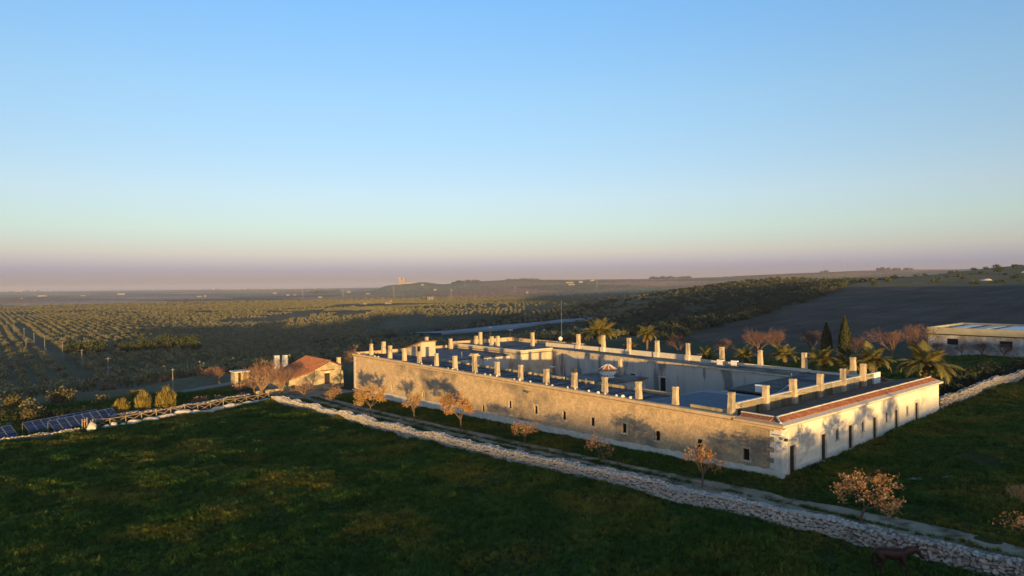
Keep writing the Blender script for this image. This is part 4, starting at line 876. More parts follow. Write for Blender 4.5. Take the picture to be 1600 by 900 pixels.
# cypresses
def cypress(seed, h, w):
    rg = np.random.default_rng(seed); n_ = 1300; t = rg.random(n_)**.8; z = .25+t*(h-.25); rr = w/2*np.sin(np.clip(.18+.82*(1-t), 0, 1)*math.pi*.62)**.9*(1-t**5)
    an = rg.uniform(0, 6.28, n_); k = rg.uniform(.55, 1.02, n_)**.5*(1+.1*np.sin(an*3+z*2)); C = np.stack([rr*k*np.cos(an), rr*k*np.sin(an), z], 1)
    a = np.stack([np.cos(an)*.35, np.sin(an)*.35, np.full(n_, 1.)], 1)+rg.normal(0, .25, (n_, 3)); b_ = np.stack([-np.sin(an), np.cos(an), np.zeros(n_)], 1)+rg.normal(0, .3, (n_, 3))
    return MB().bar((0, 0, -.1), (0, 0, h*.8), .16, .05, 6).mesh('trunk', 'bark'), fast_quads('crown', 'cypress_leaf', C, a*.24, b_*.12)
plant('cypress', (66.6, 139.1, gz(66.6, 139.1)), zip(('trunk', 'crown'), cypress(1, 6.9, 2.3)), 'shorter left-hand cypress behind the palms', 'cypress', 'pair of cypresses')
plant('cypress', (67.9, 134, gz(67.9, 134)), zip(('trunk', 'crown'), cypress(2, 8.4, 2.5)), 'taller right-hand cypress behind the palms', 'cypress', 'pair of cypresses')
# palms
def frond_mesh(L_, droop, seed):
    rg = np.random.default_rng(seed); K = 9; pts = []; an = RAD(62); p = np.array([0, 0, 0.]); 
    for i in range(K+1):
        pts.append(p.copy()); p = p+np.array([math.cos(an), 0, math.sin(an)])*L_/K; an -= droop/K*(1+.25*i/K)
    mb = MB()
    for i in range(K): mb.bar(pts[i], pts[i+1], .045*(1-i/K)+.012, .045*(1-(i+1)/K)+.012, 3, cap=False)
    for i in range(K*5):
        t = .14+.86*i/(K*5); q = t*K; a = int(min(q, K-1)); c = pts[a]+(pts[a+1]-pts[a])*(q-a); d = pts[a+1]-pts[a]; d /= np.linalg.norm(d)
        ll = L_*.25*math.sin(math.pi*min(1, .18+t*.86))+.12
        for s in (-1, 1):
            e = d*.65+np.array([0, s*.72, 0])+np.array([0, 0, -.12+rg.normal(0, .08)]); e /= np.linalg.norm(e); w_ = d*.055
            mb.add([c-w_, c+w_, c+e*ll], [(0, 1, 2)])
    return mb.mesh('frond', 'palm_leaf')
FR = [frond_mesh(2.9, RAD(d), i) for i, d in enumerate((60, 85, 115, 145))]
def palm(x, y, th_, sc_, nf, label, skirt=False, seed=0):
    q = random.Random(seed); r_ = empty('palm', (x, y, gz(x, y)-.05), q.random()*6); tag(r_, label, 'palm', 'palms behind the farmstead')
    prof = [(.30*sc_, 0)]+[((.24+.03*(k % 2))*sc_, th_*(k+1)/9) for k in range(8)]+[(.34*sc_, th_)]
    MBt = MB().lathe((0, 0, 0), prof, 9).mesh('trunk', 'bark'); inst('trunk', MBt, r_, (0, 0, 0))
    hd = leaf_cloud(np.random.default_rng(seed), [(0, 0, th_-.1), (0, 0, th_+.1)], 40, .22*sc_, .16, 'palm_dry' if skirt else 'palm_leaf', 'boot'); inst('boot', hd, r_, (0, 0, 0))
    for i in range(nf):
        t = i/nf; k = 0 if t < .25 else 1 if t < .5 else 2 if t < .8 else 3
        o = inst('frond', FR[k], r_, (0, 0, th_), (q.uniform(-.25, .25), q.uniform(-.2, .25)-(0.35 if k == 0 else 0), i*2.4+q.uniform(-.2, .2)), sc_*q.uniform(.85, 1.1))
    if skirt:
        sk = leaf_cloud(np.random.default_rng(seed+5), [(0, 0, th_-.35), (.15, 0, th_-.5), (-.15, .1, th_-.55)], 60, .26, .14, 'palm_dry', 'dry_skirt'); inst('dry_skirt', sk, r_, (0, 0, 0))
palm(16.6, 124.0, 6.3, 1.55, 50, 'broad tall palm beside the aerial mast', False, 1)
palm(23.7, 115.4, 6.6, 0.92, 37, 'tall slim palm with an orange dry skirt', True, 2)
palm(31.5, 105.8, 3.6, 0.92, 22, 'small dim palm left of the palm row', False, 3)
palm(21.5, 119.5, 4.4, 0.80, 20, 'low palm between the two tall palms', False, 4)
palm(35.8, 100.6, 3.6, 1.03, 25, 'young palm under the pinkish bare tree', False, 5)
palm(39.7, 95.8, 3.9, 1.09, 30, 'spiky young palm behind the rear roof', False, 6)
palm(43.3, 91.5, 3.2, 1.15, 32, 'golden young palm below the cypresses', False, 7)
palm(47.4, 86.5, 3.6, 1.26, 35, 'arching palm behind the white painted roof wall', False, 8)
palm(53.6, 85.1, 2.6, 1.61, 42, 'widest palm beside the end of the short wall', False, 9)
palm(45.6, 89.5, 2.9, 0.98, 22, 'low palm right of the golden one', False, 10)
# ------------------------------------------------------------ olive groves
def olive_mesh(seed, leaves=True):
    rg = np.random.default_rng(seed); cl = []
    for _ in range(9):
        d = rg.normal(0, 1, 3); d /= np.linalg.norm(d); cl.append(np.array([1.45, 1.45, .85])*d*rg.uniform(.35, 1.0)+np.array([0, 0, 2.35]))
    return leaf_cloud(rg, cl, 34, .42, .22, 'olive_leaf', 'crown', .8)
def olive_trunk(): return MB().bar((0, 0, -.2), (.1, .05, .8), .22, .16, 6).bar((.1, .05, .8), (.6, .2, 1.9), .12, .06, 5).bar((.1, .05, .8), (-.5, -.25, 1.9), .12, .06, 5).mesh('trunk', 'bark')
OL = [olive_mesh(300+i) for i in range(6)]; OT = olive_trunk()
rg = np.random.default_rng(5)
def in_poly(x, y, P_):
    P_ = np.asarray(P_); c = np.zeros(x.shape, bool); j = len(P_)-1
    for i in range(len(P_)):
        a = (P_[i, 1] > y) != (P_[j, 1] > y); xi = (P_[j, 0]-P_[i, 0])*(y-P_[i, 1])/(P_[j, 1]-P_[i, 1]+1e-9)+P_[i, 0]; c ^= a & (x < xi); j = i
    return c
STRIP_LO = [(-51.8, 479.0), (-4.9, 469.6), (22.9, 474.2), (60.4, 460.2)]
STRIP_HI = [(-77.9, 496.8), (-5.1, 488.5), (37.2, 479.6), (63.2, 464.2)]
FILM = STRIP_LO+STRIP_HI[::-1]
ug, vg = np.meshgrid(np.arange(112, 1900, 6.2), np.arange(-480, 1400, 5.2), indexing='ij')
ug = ug+rg.normal(0, .5, ug.shape); vg = vg+rg.normal(0, .35, vg.shape)
ox, oy = OX+ug*CU[0]+vg*CV[0], OY+ug*CU[1]+vg*CV[1]; rr_ = np.hypot(ox, oy); th_ = np.arctan2(ox, oy)
hole_ = vnoise(ox, oy, 90, 3)+.6*vnoise(ox, oy, 33, 4)
ok = (oy > 60) & (rr_ < 1650) & (np.abs(ox) < .84*oy) & ~in_poly(ox, oy, FILM) & ((hole_ > -.75) | (rr_ < 330)) & (rg.random(ox.shape) > sm(rr_, 1150, 1700)*.8) & (rg.random(ox.shape) < .90)
ok &= ~((rr_ > 900) & (rr_ < 1110) & (th_ > -.235) & (th_ < -.01))            # the bare soil band
ok &= ~((vg > 108) & (ug < 270+40*np.sin(vg/90)) ) & ~((vg > 330) & (ug < 640) & (rg.random(ox.shape) < .82)) & (ug > field_left(vg)+8)                            # the scrub slope is wooded differently
ok &= ~((vg < 12) & (ug < 146))
ok &= ~((np.abs(vg+24.5) < 2.8) & (ug < 700))                                 # lane with the power poles
for f in (.98, .955, .93, .905): ok &= ~in_poly(ox/f, oy/f, FILM)
ox, oy, rr_ = ox[ok], oy[ok], rr_[ok]; order = np.argsort(rr_+np.where(np.abs(ox) < .79*oy, 0, 1e5)); ox, oy, rr_ = ox[order], oy[order], rr_[order]
oz = terrain(ox, oy)
for i in range(300):
    s = rg.uniform(.85, 1.2)*(.75 if rr_[i] < 190 else 1); r_ = empty('olive_tree', (ox[i], oy[i], oz[i]), rg.uniform(0, 6.28)); r_.scale = (s, s, s*rg.uniform(.9, 1.1))
    tag(r_, 'rounded grey-green olive tree in the grove below the farm', 'olive tree', 'olive trees of the near grove')
    for n_, me_ in (('crown', OL[i % 6]), ('trunk', OT)):
        o = bpy.data.objects.new(n_, me_); COL.objects.link(o); o.parent = r_
k = len(ox)-300
scatter('olive_grove', np.stack([ox, oy, oz], 1)[300:], rg.uniform(0, 6.28, k), rg.uniform(.55, .86, k)*(1+.35*(1-sm(rr_[300:], 330, 600))), rg.integers(0, 6, k), OL, 'far olive groves spread over the plain', 'grove')
# scrub woodland on the slope right of the valley, and scattered over the far pasture
def scrub_mesh(seed):
    rg2 = np.random.default_rng(seed); cl = rg2.normal(0, 1, (7, 3))*np.array([1.0, 1.0, .5])+np.array([0, 0, 1.5]); return leaf_cloud(rg2, cl, 24, .5, .30, 'scrub_leaf', 'bush', .8)
SB = [scrub_mesh(400+i) for i in range(5)]
n_ = 8500; su = rg.uniform(70, 400, n_); sv = rg.uniform(104, 620, n_); sx, sy = OX+su*CU[0]+sv*CV[0], OY+su*CU[1]+sv*CV[1]
keep = (su > field_left(sv)+3) & (np.abs(sx) < .82*sy) & (sy > 60) & ~in_poly(sx, sy, FILM) & ((vnoise(sx, sy, 28, 5)+.5*vnoise(sx, sy, 11, 6) > -.15-.5*(sv < 240)) | (rg.random(n_) < .12)) & ~((su > 300) & (rg.random(n_) < .6)) & ~((su > 84) & (sv < 112))
for f in (.98, .955, .93, .905, .88): keep &= ~in_poly(sx/f, sy/f, FILM)
sx, sy = sx[keep], sy[keep]; o_ = np.argsort(np.hypot(sx, sy)); sx, sy = sx[o_], sy[o_]; k = len(sx)
scatter('scrub_woodland', np.stack([sx, sy, terrain(sx, sy)-.2], 1), rg.uniform(0, 6.28, k), rg.uniform(.55, 1.25, k), rg.integers(0, 5, k), SB, 'dark scrub woodland covering the shaded slope', 'woodland')
# bushes and pale rock outcrops on the sunlit pasture above the ploughed slope
q = random.Random(31); cnt = 0
while cnt < 150:
    v = q.uniform(388, 720); u = q.uniform(-140, 260); x, y = W(u, v)
    if abs(x) > .80*y or q.random() > .35+.65*(wave(x, y, 60, .5) > 0): continue
    o = bpy.data.objects.new('pasture_bush', SB[cnt % 5]); COL.objects.link(o); s = q.uniform(.5, 1.25); o.location = (x, y, gz(x, y)-.3); o.scale = (s*1.2, s*1.2, s); o.rotation_euler = (0, 0, q.random()*6)
    tag(o, 'small dark bush on the sunlit pasture above the ploughed slope', 'bush', 'bushes on the upper pasture'); cnt += 1
for k in range(12):
    v = q.uniform(400, 560); u = q.uniform(-110, 110); x, y = W(u, v); o = bpy.data.objects.new('rock_outcrop', BD[k % 5]); COL.objects.link(o)
    o.location = (x, y, gz(x, y)-.1); o.scale = (q.uniform(3, 7), q.uniform(2, 4), q.uniform(.8, 1.8)); o.rotation_euler = (0, 0, q.random()*3)
    tag(o, 'pale rock outcrop on the upper pasture', 'rock', 'rock outcrops on the upper pasture')
# umbrella-dark trees standing above the olives at the left
def big_tree(seed, h, w, m):
    rg2 = np.random.default_rng(seed); cl = rg2.normal(0, 1, (22, 3)); cl /= np.linalg.norm(cl, axis=1)[:, None]; cl = cl*np.array([w/2, w/2, h*.36])*rg2.uniform(.5, .95, (22, 1))+np.array([0, 0, h*.58])
    return MB().bar((0, 0, -.3), (0, 0, h*.6), .3, .12, 7).mesh('trunk', 'bark'), leaf_cloud(rg2, cl, 60, .75, .33, m, 'crown', .8)
for i, (x, y, h, w) in enumerate(((-194, 292, 7.5, 9), (-184, 290, 8, 9), (-176, 300, 6, 7), (-167, 297, 8.5, 9), (-158, 300, 9.5, 11), (-149, 303, 9.5, 11))):
    plant('pine', (x, y, gz(x, y)), zip(('trunk', 'crown'), big_tree(500+i, h, w, 'pine_leaf')), 'dark broad pine of the clump above the olives, %s from the left' % ORD[i], 'tree', 'clump of dark pines above the olives')
# shrubs on the near slope
def bush_mesh(seed, w, h, m, nc=12, per=45, size=.13, up=False):
    rg2 = np.random.default_rng(seed)
    if up:   # cane-like, upright sprays
        n2 = nc*per; an = rg2.uniform(0, 6.28, n2); rd_ = np.sqrt(rg2.random(n2))*w/2; z = rg2.random(n2)**.75*h*(1-.38*(rd_/(w/2))**2)*(1+.14*np.sin(an*4+rd_*5)); C = np.stack([rd_*np.cos(an), rd_*np.sin(an), z], 1)
        a = np.stack([np.cos(an)*.25, np.sin(an)*.25, np.ones(n2)], 1)+rg2.normal(0, .3, (n2, 3)); b_ = rg2.normal(0, 1, (n2, 3)); b_[:, 2] *= .3
        return fast_quads('foliage', m, C, a*size*2.6, b_*size*.2)
    cl = rg2.normal(0, 1, (nc, 3)); cl /= np.linalg.norm(cl, axis=1)[:, None]; cl = np.abs(cl)*np.array([1, 1, 1])*np.sign(rg2.normal(0, 1, (nc, 3))*np.array([1, 1, 0])+np.array([0, 0, 1])); cl = cl*np.array([w/2, w/2, h*.75])*rg2.uniform(.4, .85, (nc, 1))
    return leaf_cloud(rg2, cl, per, w*.10, size, m, 'foliage', .8)
def shrub(name, x, y, w, h, m, label, seed, group=None, cat='shrub', **k_):
    r_ = empty(name, (x, y, gz(x, y)-.1)); tag(r_, label, cat, group); inst('foliage', bush_mesh(seed, w, h, m, **k_), r_, (0, 0, 0))
    inst('stem', MB().bar((0, 0, -.1), (0, 0, h*.55), .07, .04, 5).bar((0, 0, .1), (w*.15, 0, h*.5), .04, .02, 4).bar((0, 0, .1), (-w*.12, w*.1, h*.5), .04, .02, 4).mesh('stem', 'bark'), r_, (0, 0, 0))
for i, (x, y, w, h, lab) in enumerate(((-55.6, 93.0, 2.0, 2.4, 'leftmost golden bamboo clump beside the solar panels'), (-53.9, 95.4, 2.0, 2.9, 'middle golden bamboo clump'), (-51.6, 97.4, 2.7, 3.4, 'tallest right-hand golden bamboo clump'))):
    shrub('bamboo_clump', x, y, w, h, 'bamboo_leaf', lab, 600+i, 'golden bamboo clumps', 'bamboo', nc=40, per=45, size=.14, up=True)
SH = [(-79, 104, 4.6, 3.4, 'shrub_leaf', 'large yellow-green bush at the left picture edge'), (-74.5, 108, 4.4, 3.2, 'shrub_leaf', 'rounded bush behind the solar panels, second from left'), (-72.5, 98.5, 3.6, 2.2, 'shrub_leaf', 'low yellow bush left of the solar panels'), (-64.6, 112, 2.6, 1.6, 'bamboo_leaf', 'yellow scrub beside the gravel road bend'), (-62, 110, 2.2, 1.4, 'bamboo_leaf', 'small yellow scrub right of the bend'), (-67, 106.5, 3, 1.8, 'shrub_leaf', 'grey-green shrub above the hedge'),
      (-50.6, 106, 2.6, 1.6, 'dry_shrub', 'reddish dry shrub behind the fence middle'), (-48, 107.4, 2.2, 1.2, 'dry_shrub', 'second reddish dry shrub behind the fence'), (-45.5, 109, 2.4, 1.1, 'dry_shrub', 'third low reddish shrub behind the fence'), (-49.6, 119, 2.6, 1.3, 'dry_shrub', 'dry shrub at the far gravel road'), (-105, 170, 5, 3.6, 'dry_shrub', 'brown leafless thicket in the shade below the road'), (-84, 158, 4.5, 2.6, 'dry_shrub', 'second brown thicket below the road'), (-70, 150, 5, 2.5, 'dry_shrub', 'third brown thicket below the road'),
      (24.6, 53.4, .8, .95, 'hedge_leaf', 'dark little bush beside the first door of the short wall'), (27.4, 55.6, .7, .4, 'hedge_leaf', 'low weeds at the second door of the short wall'), (33.6, 60.3, .9, .5, 'hedge_leaf', 'low weeds at the third door of the short wall')]
for i, (x, y, w, h, m, lab) in enumerate(SH): shrub('shrub', x, y, w, h, m, lab, 620+i, nc=16, per=60, size=.10 if w < 1.5 else .15)
for i, (u, v) in enumerate(((90.5, -50), (89, -46.5), (87.8, -43.5), (86.5, -40.5), (85.3, -38))):
    x, y = W(u, v); shrub('hedge_bush', x, y, 3.8, 1.9, 'hedge_leaf' if i % 2 else 'shrub_leaf', 'clipped hedge bush behind the solar panels, %s from the left' % ORD[i], 660+i, 'hedge bushes behind the solar panels', 'hedge', nc=18, per=60, size=.14)
for i in range(15):
    v = 37.5+i*3.0; x, y = W(4.2+1.2*math.sin(i*1.7), v); shrub('hedge_bush', x, y, 4.2, 2.4+.4*math.sin(i*2.3), 'hedge_leaf', 'dark hedge bush behind the right-hand stone wall, %s from the farmstead' % ORD[i], 680+i, 'hedge bushes behind the right-hand stone wall', 'hedge', nc=20, per=70, size=.15)
for i in range(16):
    x, y = W(12+i*4.6, 41+3*math.sin(i*2.1)); shrub('garden_shrub', x, y, 3.8, 2.2, 'hedge_leaf', 'dark garden shrub among the palms behind the rear wall, %s from the right' % ORD[i], 700+i, 'garden shrubs behind the rear wall', nc=16, per=50, size=.17)
# ------------------------------------------------------------ power poles in the lane through the olives
for i, (u, v, h) in enumerate(((620, -31, 8), (535, -29.6, 8), (466, -27.2, 8), (400, -26, 8), (358, -24.2, 8), (366, -31, 7), (316, -20.7, 8), (260, -19.5, 8), (217, -17, 8.5))):
    x, y, z = G(u, v); r_ = empty('power_pole', (x, y, z)); tag(r_, 'grey power pole in the olive grove lane, %s from its far end' % ORD[i], 'power pole', 'power poles in the olive grove')
    MB().bar((x, y, z-.5), (x, y, z+h), .16, .11, 6).build('pole', 'pole_grey', r_); MB().bar((x-.8, y, z+h-.4), (x+.8, y, z+h-.4), .06).build('crossarm', 'pole_grey', r_)
x, y, z = G(101.5, -22.5); r_ = empty('power_pole', (x, y, z)); tag(r_, 'thin dark pole beside the gravel road', 'pole'); MB().bar((x, y, z-.3), (x, y, z+4.2), .08, .06, 6).build('pole', 'pole_grey', r_)
MB().bar((x-.3, y, z+4.0), (x+.3, y, z+4.0), .05).build('crossarm', 'pole_grey', r_)
# ------------------------------------------------------------ plastic-covered vineyard
def res(p, n2):
    p = np.array(p, float); d = np.r_[0, np.cumsum(np.hypot(*np.diff(p, axis=0).T))]; t = np.linspace(0, d[-1], n2); return np.stack([np.interp(t, d, p[:, 0]), np.interp(t, d, p[:, 1])], 1)
a_, c_ = res(STRIP_LO, 90), res(STRIP_HI, 90); mb = MB(); K = 6; rows = []
for k in range(-1, K+2):
    kk = min(max(k, 0), K)/K; qq = a_+(c_-a_)*kk; edge_ = k in (-1, K+1)
    rows += [(x, y, gz(x, y)+(-.2 if edge_ else 1.1+.16*(i % 2))) for i, (x, y) in enumerate(qq)]
mb.add(rows, [(k*90+i, k*90+i+1, (k+1)*90+i+1, (k+1)*90+i) for k in range(K+2) for i in range(89)])
x, y = FILM[1]; vn = empty('covered_vineyard', (x, y, gz(x, y))); tag(vn, 'long pale plastic-covered vineyard strip in the shaded valley', 'vineyard'); mb.build('film', 'plastic_film', vn)
for i in range(0, 90, 6):
    for qq in (a_[i], c_[i]): MB().bar((qq[0], qq[1], gz(*qq)-.2), (qq[0], qq[1], gz(*qq)+1.1), .08).build('post', 'pole_grey', vn)
# ------------------------------------------------------------ far buildings
def far_house(x, y, w, d, h, label, roof=True, rz=.4, name='far_house', group='farmhouses in the plain', wins=3):
    z = gz(x, y); r_ = empty(name, (x, y, z), rz); tag(r_, label, 'house', group); mb = MB().box(-w/2, w/2, -d/2, d/2, -2, h); inst('wall', mb.mesh('wall', 'far_white'), r_, (0, 0, 0))
    if roof:
        rf_ = MB().add([(-w/2-.3, -d/2-.3, h+.01), (w/2+.3, -d/2-.3, h+.01), (w/2+.3, d/2+.3, h+.01), (-w/2-.3, d/2+.3, h+.01), (-w/2, 0, h+d*.22), (w/2, 0, h+d*.22)], [(0, 1, 5, 4), (1, 2, 5), (2, 3, 4, 5), (3, 0, 4), (3, 2, 1, 0)]); inst('roof', rf_.mesh('roof', 'far_roof'), r_, (0, 0, 0))
    else: inst('roof', MB().box(-w/2-.2, w/2+.2, -d/2-.2, d/2+.2, h, h+.4).mesh('roof', 'far_white'), r_, (0, 0, 0))
    for i in range(wins):
        xx = (-.5+(i+.5)/wins)*w; inst('window', MB().box(xx-.6, xx+.6, -d/2-.04, -d/2-.01, h*.35, h*.7).mesh('window', 'dark_wood'), r_, (0, 0, 0))
    return r_
def dirp(px, dist): return (px-800)/1025*dist, dist
FS = .72
FAR = [(312, 2450, 26, 9, 5, 'long pale farm with a raised end in the left plain', 1), (321, 2470, 9, 8, 9, 'taller block at the right end of the long left farm', 0), (66, 3600, 60, 14, 8, 'reddish sheds far left near the horizon', 1), (34, 2500, 8, 7, 4, 'tiny white house far left', 1), (605, 1100, 13, 7, 4.5, 'white farmhouse catching the sun before the brown field', 1), (611, 1105, 5, 5, 7, 'little tower beside the sunlit farmhouse', 0), (570, 1100, 8, 5, 3, 'low white shed left of the sunlit farmhouse', 0), (564, 1090, 1.6, 1.6, 8, 'thin white pump tower left of the low shed', 0), (703, 1330, 6, 5, 4, 'small white house right of the silos', 0), (680, 2200, 14, 9, 6, 'white house on the plain below the castle', 1), (660, 2600, 16, 9, 6, 'pale house right below the castle', 1), (575, 2300, 20, 9, 5, 'pale barn left below the castle', 0), (450, 2600, 15, 9, 6, 'white house in the middle plain', 1), (461, 2650, 12, 9, 5, 'smaller white house right of its twin', 1), (437, 1500, 6, 5, 3.5, 'tiny hut in the lit grove', 0), (500, 1900, 16, 8, 5, 'low pale house in the plain centre', 0), (447, 1480, 5, 5, 3.5, 'second tiny hut in the lit grove', 0),
       (823, 1750, 9, 7, 5, 'bright white house on the plain beyond the mast', 0), (890, 2500, 40, 12, 6, 'long white sheds under the far ridge', 0), (907, 2520, 22, 12, 8, 'white works building under the far ridge', 0), (893, 2250, 30, 10, 5, 'pale shed row nearer below the ridge', 0), (925, 2700, 26, 12, 6, 'white shed right of the works', 0), (860, 4200, 40, 16, 8, 'pale farm on the far ridge', 1), (190, 4300, 60, 20, 12, 'pale farm at the left horizon', 1), (130, 3500, 40, 10, 6, 'low pale sheds at the left', 0), (545, 3300, 26, 12, 8, 'white farm near the town', 1), (430, 3600, 30, 12, 9, 'pale farm before the town', 1)]
for i, (px, dist, w, d, h, lab, rf_) in enumerate(FAR): far_house(*dirp(px, dist), w*FS, d*FS, h*FS, lab, bool(rf_), (i*.37) % .8-.3, wins=4 if w > 12 else 2)
x, y = dirp(672, 1320); z = gz(x, y)
for i in range(4): thing('grain_silo', MB().lathe((x-4.6+i*3.2, y, z), [(1.25, -1), (1.25, 8.0), (.9, 8.7), (.1, 9.0)], 10), 'far_white', 'pale cylindrical grain silo, %s from the left of the row' % ORD[i], 'silo', 'row of grain silos')
x, y = dirp(629, 3000); z = gz(x, y); cs = empty('castle', (x, y, z)); tag(cs, 'pale castle with twin towers on the far hilltop', 'castle')
for i, (a0, a1, h) in enumerate(((-16, -4, 30), (3, 13, 27))): o = MB().box(x+a0, x+a1, y-6, y+6, z-5, z+h).build('tower', 'far_white', cs); MB().box(x+a0-.6, x+a1+.6, y-6.6, y+6.6, z+h, z+h+1.5).build('parapet', 'far_white', o); MB().box(x+(a0+a1)/2-1, x+(a0+a1)/2+1, y-6.1, y-6.01, z+h*.6, z+h*.8).build('window', 'dark_wood', o)
MB().box(x-22, x+62, y-10, y+10, z-5, z+7).build('curtain_wall', 'far_white', cs); MB().box(x-4, x+3, y-5, y+5, z, z+18).build('hall', 'far_white', cs)
q = random.Random(4); mb = MB()
for _ in range(110):
    px = q.gauss(370, 70); dist = q.uniform(8200, 9800); x, y = dirp(px, dist); z = gz(x, y); w = q.uniform(12, 40); mb.box(x-w/2, x+w/2, y-8, y+8, z-5, z+q.uniform(6, 16)*(1.5 if q.random() < .1 else 1))
for _ in range(40):
    px = q.gauss(20, 40); dist = q.uniform(8200, 9800); x, y = dirp(px, dist); z = gz(x, y); w = q.uniform(18, 55); mb.box(x-w/2, x+w/2, y-8, y+8, z-5, z+q.uniform(10, 26))
o = mb.build('distant_town', 'far_white'); tag(o, 'pale town strung along the horizon', 'town', kind='stuff')
n2 = 900; tth = rg.uniform(-.3, .55, n2); trr = rg.uniform(3600, 4700, n2)*(1+.15*np.sin(tth*23)); tx_, ty_ = trr*np.sin(tth), trr*np.cos(tth); kp = (np.sin(tth*61)+np.sin(tth*23+2)) > .55
k = int(kp.sum()); scatter('ridge_trees', np.stack([tx_, ty_, terrain(tx_, ty_)], 1)[kp], rg.uniform(0, 6.28, k), rg.uniform(2.0, 5.5, k), rg.integers(0, 5, k), SB, 'dark woods along the far ridge line', 'woods')
for i, (px, dist, h) in enumerate(sorted(((536, 1900, 26), (615, 1700, 26), (473, 2100, 26), (933, 2000, 26), (1122, 3200, 34), (1287, 2600, 32), (1325, 2600, 34), (805, 1650, 24), (705, 1500, 22), (727, 2400, 24)))):
    x, y = dirp(px, dist); z = gz(x, y); r_ = empty('pylon', (x, y, z)); tag(r_, 'slender far-off lattice power pylon, %s from the left' % ORD[i], 'pylon', 'far power pylons'); o = MB()
    for a in (-1, 1):
        for b_ in (-1, 1): o.bar((x+a*2, y+b_*2, z-1), (x+a*.4, y+b_*.4, z+h), .16)
    o.build('mast', 'pole_grey', r_); MB().bar((x-5, y, z+h*.82), (x+5, y, z+h*.82), .2).build('crossarm', 'pole_grey', r_); MB().bar((x-4, y, z+h*.94), (x+4, y, z+h*.94), .2).build('crossarm', 'pole_grey', r_)
